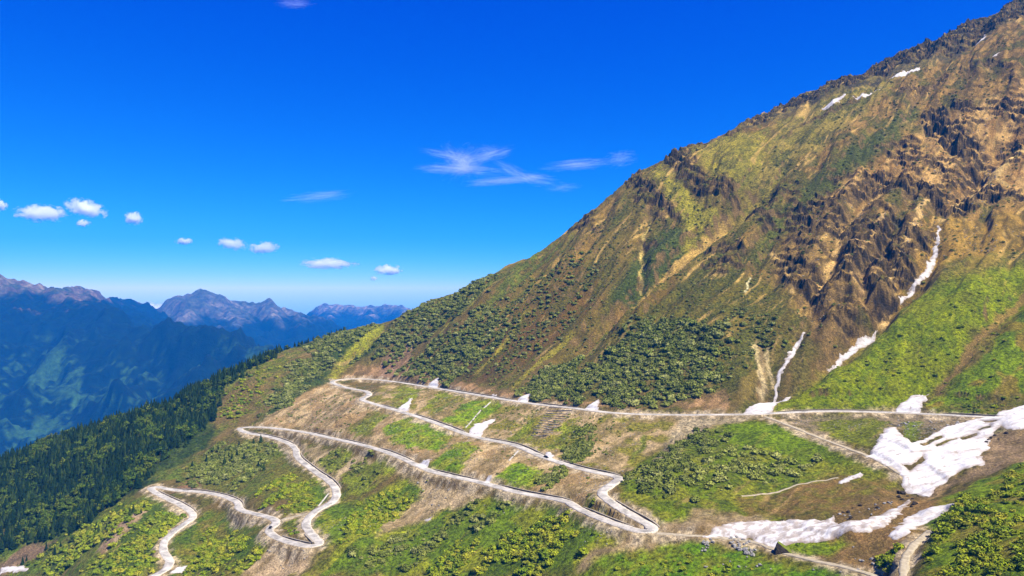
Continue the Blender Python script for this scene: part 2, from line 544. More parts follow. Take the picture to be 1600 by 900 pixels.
for k, (path, h, reach) in enumerate(STRATA):
    L = ground_at(densify(path, 8, False))
    W = window(L, 45)
    x, y = GX[W], GY[W]
    xw, yw = x + 4 * fbm(x / 14, y / 14, 3, 150 + k), y + 4 * fbm(x / 14 + 7, y / 14, 3, 160 + k)
    d, t = line_dist(L, xw, yw)
    # uphill of the line or below it
    j = np.argmin((L[:, 0][None] - xw.ravel()[:, None]) ** 2 + (L[:, 1][None] - yw.ravel()[:, None]) ** 2, 1)
    up = ((xw.ravel() - L[j, 0]) * .69 + (yw.ravel() - L[j, 1]) * .72).reshape(x.shape)
    sd = np.sign(up) * d
    ends = sstep(0, .12, t) * (1 - sstep(.88, 1, t)) * (d < 44)
    Z[W] += ends * h * .9 * sstep(-2.2, 1.4, sd) * np.exp(-np.maximum(sd, 0) / reach) * (.65 + .6 * np.clip(fbm(x / 9, y / 9, 2, 170 + k), -.6, .6))
    strata_rock[W] = np.maximum(strata_rock[W], ends * np.exp(-((sd + 1.2) / 3.4) ** 2))
# broken rock along the summit crest
_az = np.linspace(960, 1720, 120)
_dd = np.arange(700, 1800, 4.0)
_x = (_az[:, None] - 800) / F * _dd
_k = (sample(Z, _x, np.broadcast_to(_dd, _x.shape)) / _dd).argmax(1)
CREST = np.c_[(_az - 800) / F * _dd[_k], _dd[_k]]
CREST[:, 0], CREST[:, 1] = smooth(CREST[:, 0], 3), smooth(CREST[:, 1], 3)
W = window(CREST, 60)
x, y, v, u = GX[W], GY[W], V[W], U[W]
d, _ = line_dist(CREST, x + 10 * fbm(x / 40, y / 40, 3, 140), y + 10 * fbm(x / 40 + 9, y / 40, 3, 141))
hi = sstep(-30, 90, Z0[W])
m = (1 - sstep(16, 46, d)) * hi * sstep(-.3, .3, fbm(x / 50, y / 50, 2, 143) + .35 * sstep(120, 260, Z0[W]))
crag[W] = np.maximum(crag[W], m * .95)
Z[W] += m * (4 * ridged(x / 19, y / 19, 4, 144) + 5 * facets(x, y, 9.0, 44) + 2.2 * facets(x, y, 4.0, 46) - 2)
# ledges of thin rock over the whole upper right face
LEDGE = area([(1180, 330), (1260, 290), (1350, 260), (1430, 180), (1600, 120), (1620, 330), (1500, 350), (1460, 420), (1380, 500), (1300, 520), (1240, 510), (1200, 450)])
W, s = poly_field(LEDGE, 50, 20, 60, 7)
u, v = U[W], V[W]
m = sstep(-15, 30, s) * sstep(-0.25, 0.35, fbm(u / 40, v / 60, 3, 130))
st = (v + 9 * fbm(u / 22, v / 40, 3, 131)) / 15
fr = st - np.floor(st)
step = np.where(fr < 0.8, fr / 0.8, 1 - sstep(0.8, 0.95, fr))
Z[W] += m * 4.6 * (step - 0.4) + m * 1.4 * ridged(u / 12, v / 30, 3, 133) + m * 2.6 * facets(u / 2, v, 5.0, 48)
mes = np.zeros(Z.shape)
mes[W] = m

# cut and fill of the roads
flat = 1 - sstep(0.9, 6.5, DR)
up_side = Z > ZR + 0.3
flat = np.where(up_side, 1 - sstep(0.7, 3.6, DR), flat)
near = DR < 15
Z = np.where(near, Z * (1 - flat) + (ZR - 0.25) * flat, Z)

gy, gx = np.gradient(Z, AY, AX)
SLOPE = np.hypot(gx, gy)

# ------------------------------------------------------------------ land cover: base colour of the ground
COVER = np.zeros(Z.shape + (3,))
n1 = np.clip(0.5 + 0.55 * fbm(GX / 55, GY / 55, 5, 200, 0.6), 0, 1)
n2 = np.clip(0.5 + 0.85 * fbm((U + wob) / 16, V / 110, 4, 210, 0.6), 0, 1)       # streaks down the slope
n3 = np.clip(0.5 + 0.6 * fbm(GX / 9, GY / 9, 3, 220, 0.6), 0, 1)


def mix3(a, b, t):
    return a + (b - a) * t[..., None]


COVER[:] = mix3(alb((128, 104, 52)), alb((82, 84, 32)), n2 * 0.6 + n1 * 0.4)


def paint(poly, a, b, soft=5.0, warp=6.0, wl=18.0, seed=0, amt=1.0, mode=0, thr=None, c=None):
    A = area(poly)
    W, s = poly_field(A, soft + warp * 2, warp, wl, seed)
    m = sstep(-soft, soft, s) * amt
    if thr is not None:
        q = (n2 if mode else n3)[W] * 0.6 + n1[W] * 0.4
        m = m * sstep(thr - 0.07, thr + 0.07, q)
    t = (0.5 * n2[W] + 0.5 * n3[W]) if mode else (0.5 * n1[W] + 0.5 * n3[W])
    t = sstep(0.25, 0.75, t)
    col = mix3(alb(a), alb(b), t)
    if c is not None:
        q = sstep(0.52, 0.68, np.clip(0.5 + 0.6 * fbm(GX[W] / 26 + 7, GY[W] / 26, 3, 300 + seed), 0, 1))
        col = mix3(col, alb(c), q)
    COVER[W] = COVER[W] * (1 - m[..., None]) + col * m[..., None]


# mountain
paint([(1150, 205), (1300, 130), (1600, 0), (1650, 0), (1650, 430), (1480, 430), (1350, 545), (1200, 600), (1100, 480), (1150, 380), (1230, 290)], (158, 122, 70), (104, 82, 42), 20, 12, 40, 1, mode=1, c=(92, 84, 36))
paint([(1500, 190), (1600, 140), (1620, 330), (1480, 340), (1400, 300), (1330, 345), (1290, 320), (1380, 260), (1440, 250), (1440, 200)], (202, 160, 108), (150, 112, 66), 10, 12, 30, 2, mode=1)
paint([(1290, 560), (1330, 500), (1380, 430), (1400, 400), (1340, 350), (1230, 380), (1200, 450), (1250, 520)], (150, 118, 72), (92, 74, 38), 10, 10, 25, 3, mode=1)
paint([(1395, 430), (1360, 455), (1350, 500), (1340, 460), (1300, 430), (1330, 400)], (190, 155, 120), (150, 115, 80), 4, 6, 14, 3, mode=1, thr=.42)
paint([(1460, 345), (1520, 360), (1600, 350), (1620, 420), (1500, 440), (1400, 500), (1430, 440)], (170, 132, 62), (122, 98, 44), 10, 8, 25, 4, mode=1)
paint([(1210, 200), (1350, 140), (1420, 130), (1350, 190), (1270, 250), (1200, 320), (1150, 370), (1160, 300)], (124, 112, 50), (84, 82, 34), 12, 10, 30, 5, mode=1, c=(140, 122, 60))
paint([(1330, 240), (1440, 170), (1440, 190), (1380, 250), (1300, 310), (1230, 380), (1160, 440), (1190, 370), (1260, 300)], (84, 88, 32), (64, 70, 26), 10, 8, 25, 6, mode=1)
paint([(1075, 245), (1130, 230), (1200, 215), (1190, 270), (1160, 310), (1120, 290), (1090, 265)], (142, 128, 48), (110, 104, 40), 8, 6, 20, 7)
paint([(1015, 275), (1040, 285), (1075, 320), (1110, 340), (1150, 345), (1105, 400), (1060, 430), (1062, 390), (1070, 365), (1040, 320)], (150, 136, 52), (120, 114, 42), 4, 4, 14, 8)
paint([(1085, 385), (1100, 400), (1020, 460), (960, 500), (905, 545), (885, 560), (900, 535), (960, 485), (1030, 430)], (160, 124, 74), (132, 112, 50), 4, 4, 14, 9, mode=1)
paint([(950, 330), (980, 315), (940, 390), (890, 440), (850, 480), (820, 500), (880, 420)], (142, 112, 60), (106, 90, 42), 6, 8, 22, 10, mode=1)
paint([(1000, 400), (1060, 350), (1070, 400), (1040, 430), (1000, 470), (950, 480)], (74, 84, 34), (60, 70, 28), 6, 6, 20, 11)
paint([(760, 440), (880, 380), (900, 390), (850, 440), (760, 510), (700, 560), (680, 520)], (92, 98, 38), (112, 92, 44), 10, 10, 25, 12, mode=1)
paint([(780, 500), (900, 430), (960, 420), (920, 500), (850, 560), (760, 600), (700, 600)], (112, 84, 42), (86, 80, 32), 12, 12, 30, 13, mode=1)
paint([(860, 560), (960, 500), (1100, 440), (1200, 440), (1260, 520), (1200, 600), (1000, 560), (900, 600)], (104, 92, 36), (78, 78, 30), 14, 10, 30, 14, mode=1)
paint([(1140, 530), (1180, 520), (1200, 560), (1195, 610), (1165, 635), (1140, 600)], (126, 108, 50), (84, 84, 34), 5, 6, 16, 15, mode=1)
paint([(1180, 540), (1192, 545), (1200, 590), (1190, 620), (1183, 600), (1188, 580)], (170, 148, 110), (150, 125, 85), 2, 2, 8, 16)
paint([(1140, 215), (1300, 140), (1440, 80), (1600, -10), (1640, -10), (1620, 30), (1500, 95), (1430, 125), (1300, 165), (1220, 195), (1150, 225)], (92, 82, 58), (62, 56, 42), 8, 8, 20, 84, c=(112, 98, 56))
# meadows
paint([(1205, 640), (1290, 568), (1380, 508), (1470, 455), (1600, 425), (1620, 480), (1530, 530), (1470, 590), (1415, 640)], (124, 132, 6), (90, 106, 4), 8, 7, 20, 17, c=(118, 124, 12))
paint([(1620, 470), (1560, 535), (1500, 585), (1455, 625), (1450, 648), (1540, 652), (1620, 640)], (110, 128, 6), (82, 102, 4), 6, 6, 18, 18, c=(128, 112, 34))
paint([(1290, 566), (1380, 505), (1480, 425), (1620, 400), (1620, 430), (1480, 460), (1380, 520), (1300, 575)], (128, 112, 46), (96, 96, 34), 8, 10, 25, 19, amt=.8, mode=1)
paint([(1540, 648), (1450, 640), (1500, 628), (1600, 620), (1620, 640)], (122, 100, 56), (82, 84, 30), 4, 6, 12, 20, amt=.9, thr=.42)
# wooded spur and brown flank
paint([(0, 700), (200, 636), (400, 560), (520, 510), (600, 490), (600, 540), (500, 600), (420, 660), (370, 660), (300, 720), (235, 760), (160, 800), (0, 880)], (44, 62, 24), (64, 76, 30), 10, 8, 25, 21)
paint([(440, 548), (500, 540), (470, 600), (400, 660), (340, 690), (330, 650), (350, 605), (400, 570)], (120, 100, 52), (92, 96, 36), 8, 8, 22, 22, mode=1)
paint([(575, 518), (600, 505), (600, 525), (560, 560), (525, 592), (508, 590), (530, 560)], (134, 134, 36), (118, 108, 42), 4, 4, 12, 23)
paint([(230, 745), (380, 690), (480, 690), (520, 740), (480, 780), (380, 780), (300, 760)], (88, 100, 34), (104, 98, 42), 6, 8, 20, 24)
paint([(0, 850), (130, 810), (235, 770), (300, 810), (260, 860), (230, 905), (0, 905)], (96, 120, 26), (100, 102, 40), 8, 8, 20, 25, c=(76, 92, 26))
paint([(150, 865), (175, 830), (215, 800), (235, 785), (230, 800), (200, 830), (165, 865)], (196, 166, 128), (160, 130, 92), 2, 2.5, 8, 26)
paint([(0, 885), (40, 855), (90, 845), (60, 870), (0, 902)], (160, 130, 98), (130, 105, 75), 3, 3, 8, 27)
paint([(265, 770), (300, 745), (320, 735), (310, 755), (320, 768)], (170, 128, 88), (140, 108, 70), 2, 3, 8, 28, thr=.4)
# bottom slopes
paint([(230, 905), (310, 800), (380, 800), (430, 850), (400, 905)], (96, 110, 26), (112, 104, 42), 6, 6, 18, 29, c=(76, 94, 22))
paint([(440, 815), (500, 740), (560, 790), (640, 740), (760, 770), (900, 800), (1000, 850), (900, 905), (380, 905), (520, 850)], (100, 120, 24), (78, 96, 22), 8, 8, 24, 30, c=(128, 132, 34))
paint([(650, 745), (740, 765), (770, 770), (700, 800), (650, 820), (590, 840), (630, 800), (660, 770)], (208, 180, 134), (152, 130, 88), 4, 5, 14, 31, mode=1)
paint([(430, 850), (500, 860), (470, 905), (370, 905), (410, 870)], (206, 176, 134), (150, 126, 84), 3, 4, 10, 32, mode=1)
paint([(930, 850), (1030, 835), (1120, 840), (1200, 860), (1130, 850), (1000, 860), (930, 880), (890, 900)], (184, 152, 112), (140, 120, 80), 4, 5, 12, 33, mode=1)
paint([(500, 855), (530, 850), (500, 905), (470, 905)], (120, 106, 58), (90, 92, 34), 4, 4, 12, 34)
# cut slopes between the bends
paint([(512, 598), (575, 628), (740, 685), (870, 720), (965, 748), (935, 790), (760, 750), (640, 718), (520, 682), (470, 672), (400, 662), (450, 630)], (208, 178, 128), (150, 126, 80), 4, 5, 16, 35, mode=1, c=(176, 144, 94))
paint([(600, 600), (740, 618), (900, 640), (1100, 652), (1060, 690), (975, 742), (870, 716), (740, 680), (580, 628)], (202, 172, 122), (142, 122, 72), 4, 5, 16, 36, mode=1, c=(126, 118, 48))
paint([(460, 690), (640, 735), (760, 760), (740, 775), (640, 750), (560, 720), (520, 760), (490, 730), (470, 700)], (204, 178, 132), (150, 130, 86), 3, 5, 14, 37, mode=1)
paint([(530, 590), (600, 590), (660, 600), (720, 612), (800, 622), (940, 636), (1140, 640), (1140, 615), (1000, 640), (820, 615), (680, 592), (640, 560), (600, 570), (560, 575)], (190, 148, 100), (130, 104, 62), 3, 5, 12, 38, mode=1, amt=.9)
paint([(590, 590), (600, 560), (650, 535), (640, 560), (615, 590)], (186, 146, 108), (150, 115, 78), 3, 4, 10, 39)
for k, g in enumerate([
    [(598, 668), (640, 648), (700, 668), (715, 680), (680, 705), (640, 700), (610, 690)],
    [(665, 728), (715, 690), (745, 695), (735, 720), (720, 740), (690, 738)],
    [(765, 752), (805, 722), (845, 735), (850, 745), (840, 760), (810, 762)],
    [(545, 665), (590, 640), (605, 645), (580, 680), (560, 685)],
    [(690, 660), (735, 625), (790, 628), (740, 672)],
    [(655, 640), (690, 612), (720, 620), (690, 645)],
    [(605, 640), (625, 600), (660, 608), (640, 640)],
    [(840, 700), (880, 680), (900, 688), (875, 705)],
    [(870, 672), (900, 650), (905, 675), (885, 680)],
    [(790, 690), (815, 665), (835, 640), (830, 690)],
    [(495, 720), (540, 695), (560, 705), (520, 745)],
    [(530, 745), (600, 712), (625, 735), (560, 775)],
    [(980, 735), (1000, 690), (1020, 665), (1010, 700)],
    [(900, 790), (940, 765), (945, 790), (960, 812)],
]):
    bright = k in (0, 1, 2, 4)
    paint(g, (118, 142, 16) if bright else (102, 112, 34), (88, 118, 12) if bright else (120, 110, 50), 2.5, 6, 14, 50 + k, amt=.95, mode=1, c=(126, 134, 36))
# knoll and right
paint([(960, 755), (1040, 700), (1120, 655), (1200, 660), (1300, 700), (1400, 745), (1410, 775), (1330, 800), (1200, 812), (1080, 815), (1030, 815), (985, 785)], (100, 116, 16), (82, 94, 22), 5, 6, 18, 70, c=(116, 118, 34))
paint([(1150, 662), (1210, 662), (1290, 700), (1240, 710), (1140, 700)], (106, 126, 12), (88, 108, 12), 5, 6, 18, 71)
paint([(1170, 780), (1320, 742), (1400, 752), (1400, 790), (1300, 805), (1150, 812)], (138, 108, 56), (108, 104, 38), 6, 6, 16, 72)
paint([(1305, 806), (1340, 788), (1385, 772), (1408, 780), (1398, 795), (1350, 815), (1318, 822)], (118, 104, 82), (72, 62, 48), 2.5, 4, 8, 83)
paint([(1030, 825), (1090, 800), (1200, 808), (1180, 830), (1080, 838)], (190, 162, 124), (150, 124, 84), 3, 4, 10, 73, amt=.8)
paint([(1060, 650), (1190, 652), (1140, 662), (1080, 690), (1050, 720), (1020, 725), (1050, 680)], (176, 158, 124), (140, 124, 90), 3, 4, 12, 74, mode=1)
paint([(1210, 648), (1600, 652), (1600, 700), (1480, 680), (1400, 675), (1380, 690), (1300, 690)], (150, 130, 98), (110, 102, 70), 3, 5, 10, 75)
paint([(1270, 658), (1370, 655), (1385, 665), (1365, 700), (1310, 690)], (116, 122, 24), (100, 104, 34), 4, 5, 12, 76)
paint([(1412, 660), (1440, 658), (1430, 690), (1412, 685)], (110, 124, 22), (96, 108, 28), 2, 3, 8, 77)
paint([(1300, 800), (1400, 762), (1430, 780), (1500, 790), (1440, 860), (1380, 905), (1250, 905), (1300, 850)], (164, 126, 74), (128, 104, 56), 4, 6, 14, 78)
paint([(1520, 690), (1600, 670), (1620, 720), (1520, 750), (1450, 785), (1440, 770), (1530, 735)], (164, 136, 100), (130, 108, 72), 4, 5, 12, 79)
paint([(1215, 850), (1300, 845), (1330, 850), (1300, 870), (1220, 870)], (124, 140, 20), (100, 116, 24), 3, 4, 10, 80)
paint([(1620, 715), (1540, 750), (1470, 790), (1440, 850), (1430, 920), (1620, 920)], (112, 130, 20), (84, 106, 18), 4, 6, 16, 81, c=(128, 122, 42))
paint([(880, 905), (940, 875), (1040, 850), (1120, 850), (1200, 872), (1340, 892), (1340, 920), (880, 920)], (100, 128, 16), (110, 112, 34), 5, 6, 16, 82, c=(84, 118, 12))
# thin pale runnels of scree and dark seams of heath down the fall line
for wl_u, wl_v, seed_, col_, qn, amt_ in ((24, 260, 231, (206, 166, 106), .90, .75), (17, 140, 235, (70, 66, 28), .80, .6), (9, 70, 239, (186, 152, 98), .90, .6), (8, 40, 243, (58, 58, 24), .82, .55)):
    q = ridged((U + .9 * wob) / wl_u, V / wl_v, 2, seed_)
    t_ = np.quantile(q[::7, ::7], [qn, min(.995, qn + .07)])
    m = sstep(t_[0], t_[1], q) * sstep(-.25, .3, fbm(GX / 45, GY / 45, 3, seed_ + 1)) * np.maximum(mt, .55 * fade) * amt_ * inner
    green = sstep(1.0, .8, COVER[..., 0] / (COVER[..., 1] + 1e-6)) * .75
    m = m * (1 - green)
    COVER[:] = COVER * (1 - m[..., None]) + alb(col_) * m[..., None]
LINES = [  # path, half width in metres, colour, strength
    ([(1150, 335), (1110, 370), (1075, 398), (1030, 438), (975, 488), (925, 525), (893, 552)], 5.0, (196, 158, 96), .95),
    ([(1165, 350), (1125, 380), (1090, 405), (1045, 448), (990, 500), (945, 535)], 7.0, (70, 76, 26), .85),  # dark green right bank; the couloir's shadow side is painted into this colour
    ([(1060, 300), (1085, 345), (1080, 385)], 9.0, (148, 138, 46), .6),
    ([(1265, 502), (1290, 450), (1310, 400), (1345, 342), (1400, 292)], 3.4, (214, 172, 118), .95),
    ([(1378, 503), (1395, 445), (1420, 400), (1440, 345), (1475, 300)], 3.2, (218, 178, 128), .9),
    ([(1330, 470), (1345, 430), (1370, 392), (1385, 350)], 3.0, (210, 168, 118), .9),
    ([(1240, 480), (1225, 432), (1200, 402)], 2.4, (206, 168, 116), .8),
    ([(1620, 240), (1540, 300), (1480, 350), (1466, 368)], 4.5, (216, 180, 128), .9),
    ([(1580, 320), (1530, 265), (1480, 215), (1455, 195)], 3.0, (222, 182, 122), .7),
    ([(1000, 452), (1003, 410), (1005, 382), (1022, 337)], 2.2, (196, 170, 110), .85),
    ([(870, 460), (900, 430), (930, 392), (962, 332)], 2.6, (190, 152, 92), .85),
    ([(770, 520), (850, 440), (882, 402)], 2.6, (186, 148, 88), .75),
    ([(690, 570), (760, 500), (810, 455)], 2.4, (176, 142, 80), .7),
    ([(640, 580), (700, 515), (765, 450)], 2.4, (150, 142, 58), .7),
    ([(905, 560), (960, 505), (1010, 470), (1060, 440)], 2.6, (162, 148, 60), .7),
    ([(860, 600), (905, 565), (950, 520)], 4.0, (146, 140, 44), .8), ([(800, 610), (850, 560), (900, 520)], 4.0, (146, 136, 44), .7), ([(740, 590), (790, 545), (830, 500)], 3.4, (146, 134, 44), .7),
    ([(1190, 622), (1186, 572), (1178, 545)], 2.4, (200, 176, 130), .9), ([(1206, 592), (1196, 552)], 2.2, (200, 176, 130), .8),
    ([(1162, 480), (1170, 455), (1176, 440)], 1.5, (220, 206, 180), .9),
    ([(1620, 455), (1540, 522), (1492, 578), (1455, 606)], 3.2, (150, 118, 66), .8),
    ([(1240, 300), (1200, 350), (1150, 395), (1090, 450)], 8.0, (76, 82, 28), .7), ([(960, 345), (925, 400), (880, 450)], 6.0, (78, 80, 28), .6), ([(1060, 440), (1040, 480), (985, 520)], 5, (118, 88, 44), .6),
]
for k, (path, hw, col_, amt_) in enumerate(LINES):
    L = ground_at(densify(path, 10, False))
    W = window(L, hw * 3 + 8)
    x, y = GX[W], GY[W]
    d, t = line_dist(L, x + 3 * fbm(x / 20, y / 20, 3, 440 + k), y + 3 * fbm(x / 20 + 5, y / 20, 3, 470 + k))
    m = (1 - sstep(.45, 1.15, d / hw + .8 * (n3[W] - .5))) * amt_ * sstep(0, .06, t) * (1 - sstep(.9, 1, t))
    COVER[W] = COVER[W] * (1 - m[..., None]) + alb(col_) * (.85 + .3 * n3[W])[..., None] * m[..., None]
bare = (sstep(1.08, 1.3, COVER[..., 0] / (COVER[..., 1] + 1e-6)) * (1 - mt))[..., None]
COVER *= np.array([1.06, 1.11, 0.80]) * (1 - bare) + np.array([0.93, 0.97, 1.02]) * bare          # dry alpine turf and earth lean to yellow
# cover follows the ground: bare rock on steep faces, gravel by the roads
rockmix = mix3(alb((52, 45, 28)), alb((132, 108, 62)), sstep(.32, .85, n3))
rk = np.clip(sstep(0.62, 0.98, crag * 0.27 + sstep(0.8, 1.5, SLOPE) * 0.76 + (n3 - .5) * .6) + mes * sstep(0.95, 1.5, SLOPE) * 0.9 + strata_rock * (.5 + .7 * n3), 0, 1) * inner
COVER[:] = COVER * (1 - rk[..., None]) + rockmix * rk[..., None]
gv = (1 - sstep(0.8, 5.5, DR + 5 * (n3 - .5) + 6 * (n1 - .5) + np.where(up_side, 1.5, -1.5))) * .92
gravel = mix3(alb((202, 184, 152)), alb((144, 126, 94)), sstep(.3, .7, n3))
COVER[:] = COVER * (1 - gv[..., None]) + gravel * gv[..., None]
farw = sstep(1500, 2200, dist)[..., None]
COVER[:] = COVER * (1 - farw) + mix3(alb((60, 84, 36)), alb((36, 58, 30)), n1) * farw


# ------------------------------------------------------------------ materials
def new_mat(name):
    m = bpy.data.materials.new(name)
    m.use_nodes = True
    b = m.node_tree.nodes['Principled BSDF']
    b.inputs['Roughness'].default_value = 0.95
    b.inputs['Specular IOR Level'].default_value = 0.12
    return m, m.node_tree, b


def noise_node(nt, scale, detail=3, rough=0.6, coord='Object', vec=None):
    if vec is None:
        tc = nt.nodes.new('ShaderNodeTexCoord')
        vec = tc.outputs[coord]
    n = nt.nodes.new('ShaderNodeTexNoise')
    n.inputs['Scale'].default_value = scale
    n.inputs['Detail'].default_value = detail
    n.inputs['Roughness'].default_value = rough
    nt.links.new(vec, n.inputs['Vector'])
    return n


def ramp(nt, fac, stops):
    r = nt.nodes.new('ShaderNodeValToRGB')
    e = r.color_ramp.elements
    while len(e) < len(stops):
        e.new(0.5)
    for q, (p, c) in zip(e, stops):
        q.position = p
        q.color = (*[float(v) for v in c], 1)
    nt.links.new(fac, r.inputs[0])
    return r


def mul_color(nt, a, b):
    m = nt.nodes.new('ShaderNodeMix')
    m.data_type = 'RGBA'
    m.blend_type = 'MULTIPLY'
    m.inputs[0].default_value = 1
    nt.links.new(a, m.inputs[6])
    nt.links.new(b, m.inputs[7])
    return m.outputs[2]


def add_bump(nt, bsdf, height, dist_m, strength=1.0):
    b = nt.nodes.new('ShaderNodeBump')
    b.inputs['Strength'].default_value = strength
    b.inputs['Distance'].default_value = dist_m
    nt.links.new(height, b.inputs['Height'])
    nt.links.new(b.outputs[0], bsdf.inputs['Normal'])


def ground_material(name, s1, s2, bump, lo=.36, hi=1.6):
    """turf reads as dark and light tufts, bare ground as pale stones in fine earth"""
    m, nt, b = new_mat(name)
    a = nt.nodes.new('ShaderNodeAttribute')
    a.attribute_name = 'cover'
    f = noise_node(nt, s1, 5, 0.75)
    g = noise_node(nt, s2, 5, 0.7)
    turf = ramp(nt, f.outputs['Fac'], [(0.36, (lo, lo, lo)), (0.5, (0.95, 0.95, 0.95)), (0.64, (hi, hi * .97, hi * .9))])
    h = noise_node(nt, s1 * 1.6, 4, 0.8)
    stone = ramp(nt, h.outputs['Fac'], [(0.36, (.55, .54, .53)), (0.53, (.95, .95, .95)), (0.62, (1.55, 1.55, 1.55)), (0.68, (2.0, 2.0, 2.0))])
    mx = nt.nodes.new('ShaderNodeMix')
    mx.data_type = 'RGBA'
    nt.links.new(a.outputs['Alpha'], mx.inputs[0])
    nt.links.new(turf.outputs[0], mx.inputs[6])
    nt.links.new(stone.outputs[0], mx.inputs[7])
    r2 = ramp(nt, g.outputs['Fac'], [(0.3, (0.7, 0.72, 0.72)), (0.7, (1.3, 1.26, 1.2))])
    c = mul_color(nt, mul_color(nt, a.outputs['Color'], mx.outputs[2]), r2.outputs[0])
    nt.links.new(c, b.inputs['Base Color'])
    add_bump(nt, b, f.outputs['Fac'], bump)
    return m


def flat_mat(name, a, bcol, scale, bump=0.0, rough=0.9, coord='Object'):
    m, nt, b = new_mat(name)
    b.inputs['Roughness'].default_value = rough
    n = noise_node(nt, scale, 4, 0.65, coord)
    r = ramp(nt, n.outputs['Fac'], [(0.32, alb(a)), (0.68, alb(bcol))])
    nt.links.new(r.outputs[0], b.inputs['Base Color'])
    if bump:
        add_bump(nt, b, n.outputs['Fac'], bump)
    return m


def leaf_mat(name, cols, scale=0.5):
    m, nt, b = new_mat(name)
    oi = nt.nodes.new('ShaderNodeObjectInfo')
    r = ramp(nt, oi.outputs['Random'], [(k / (len(cols) - 1), alb(c)) for k, c in enumerate(cols)])
    n = noise_node(nt, scale, 2, 0.6)
    v = ramp(nt, n.outputs['Fac'], [(0.3, (0.7, 0.72, 0.7)), (0.7, (1.3, 1.28, 1.2))])
    nt.links.new(mul_color(nt, r.outputs[0], v.outputs[0]), b.inputs['Base Color'])
    return m


M_GROUND = ground_material('alpine_ground', 0.42, 0.09, 2.2, .25, 1.8)
def road_material():
    m, nt, b = new_mat('worn_mountain_road')
    e = nt.nodes.new('ShaderNodeAttribute')
    e.attribute_name = 'edge'
    n = noise_node(nt, 0.12, 5, 0.7)
    f = noise_node(nt, 0.9, 4, 0.7)
    grey = ramp(nt, n.outputs['Fac'], [(0.36, alb((138, 134, 128))), (0.5, alb((176, 171, 163))), (0.64, alb((206, 200, 190)))])
    pale = ramp(nt, f.outputs['Fac'], [(0.35, alb((178, 166, 146))), (0.65, alb((226, 216, 200)))])
    ad = nt.nodes.new('ShaderNodeMath')
    ad.operation = 'ADD'
    nt.links.new(e.outputs['Fac'], ad.inputs[0])
    nt.links.new(f.outputs['Fac'], ad.inputs[1])
    k = ramp(nt, ad.outputs[0], [(0.78, (0, 0, 0)), (1.0, (1, 1, 1))])
    mx = nt.nodes.new('ShaderNodeMix')
    mx.data_type = 'RGBA'
    nt.links.new(k.outputs[0], mx.inputs[0])
    nt.links.new(grey.outputs[0], mx.inputs[6])
    nt.links.new(pale.outputs[0], mx.inputs[7])
    nt.links.new(mx.outputs[2], b.inputs['Base Color'])
    add_bump(nt, b, f.outputs['Fac'], 0.08)
    return m


M_ROAD = road_material()
M_CONC = flat_mat('pale_concrete', (206, 200, 191), (156, 150, 140), 0.4, 0.02)
M_TRACK = flat_mat('gravel_track', (190, 178, 154), (150, 138, 114), 0.5, 0.1)
M_STONE = flat_mat('dark_wall_stone', (156, 140, 114), (88, 80, 66), 1.6, 0.25)
M_COPE = flat_mat('pale_coping', (186, 174, 154), (130, 122, 110), 1.2, 0.1)
M_ROCK = flat_mat('grey_boulder', (176, 172, 166), (96, 92, 88), 0.8, 0.3)
M_DROCK = flat_mat('dark_boulder', (66, 58, 48), (34, 30, 26), 0.6, 0.4)
M_MOSS = flat_mat('moss_top', (122, 136, 40), (84, 92, 30), 1.2, 0.2)
M_TRUNK = flat_mat('bark', (88, 70, 52), (52, 42, 32), 2.0, 0.1)
M_FIR = leaf_mat('fir_needles', [(16, 38, 14), (28, 50, 18), (20, 46, 20), (44, 64, 20), (62, 80, 24)], 0.6)
M_BROAD = leaf_mat('broad_leaves', [(78, 104, 26), (104, 124, 28), (66, 94, 26), (124, 134, 34)], 0.5)
M_SHRUB = leaf_mat('bright_shrub_leaves', [(130, 148, 26), (158, 166, 36), (106, 132, 28), (172, 168, 50), (98, 122, 32)], 0.7)
M_RHODO = leaf_mat('dark_shrub_leaves', [(112, 124, 46), (142, 148, 68), (92, 104, 38), (166, 168, 96)], 0.7)
M_FLOWER = leaf_mat('pale_blossom', [(168, 176, 80), (188, 190, 93)], 0.8)


def snow_material():
    m, nt, b = new_mat('old_snow')
    b.inputs['Roughness'].default_value = 0.75
    tc = nt.nodes.new('ShaderNodeTexCoord')
    mp = nt.nodes.new('ShaderNodeMapping')
    mp.inputs['Rotation'].default_value = (0, 0, R(-35))
    mp.inputs['Scale'].default_value = (0.05, 0.3, 0.2)
    nt.links.new(tc.outputs['Object'], mp.inputs['Vector'])
    n = noise_node(nt, 1.0, 6, 0.7, vec=mp.outputs[0])
    dirt = nt.nodes.new('ShaderNodeAttribute')
    dirt.attribute_name = 'dirt'
    r = ramp(nt, n.outputs['Fac'], [(0.30, (0.25, 0.215, 0.185)), (0.44, (0.36, 0.34, 0.325)), (0.58, (0.47, 0.46, 0.455))])
    mx = nt.nodes.new('ShaderNodeMix')
    mx.data_type = 'RGBA'
    nt.links.new(dirt.outputs['Fac'], mx.inputs[0])
    nt.links.new(r.outputs[0], mx.inputs[6])
    mx.inputs[7].default_value = (.17, .13, .095, 1)
    nt.links.new(mx.outputs[2], b.inputs['Base Color'])
    g = noise_node(nt, 0.45, 4, 0.6)
    add_bump(nt, b, g.outputs['Fac'], 0.5)
    return m


M_SNOW = snow_material()


# ------------------------------------------------------------------ mesh helpers
def tag(o, label=None, cat=None, group=None, kind=None):
    for k, v in (('label', label), ('category', cat), ('group', group), ('kind', kind)):
        if v:
            o[k] = v
    return o


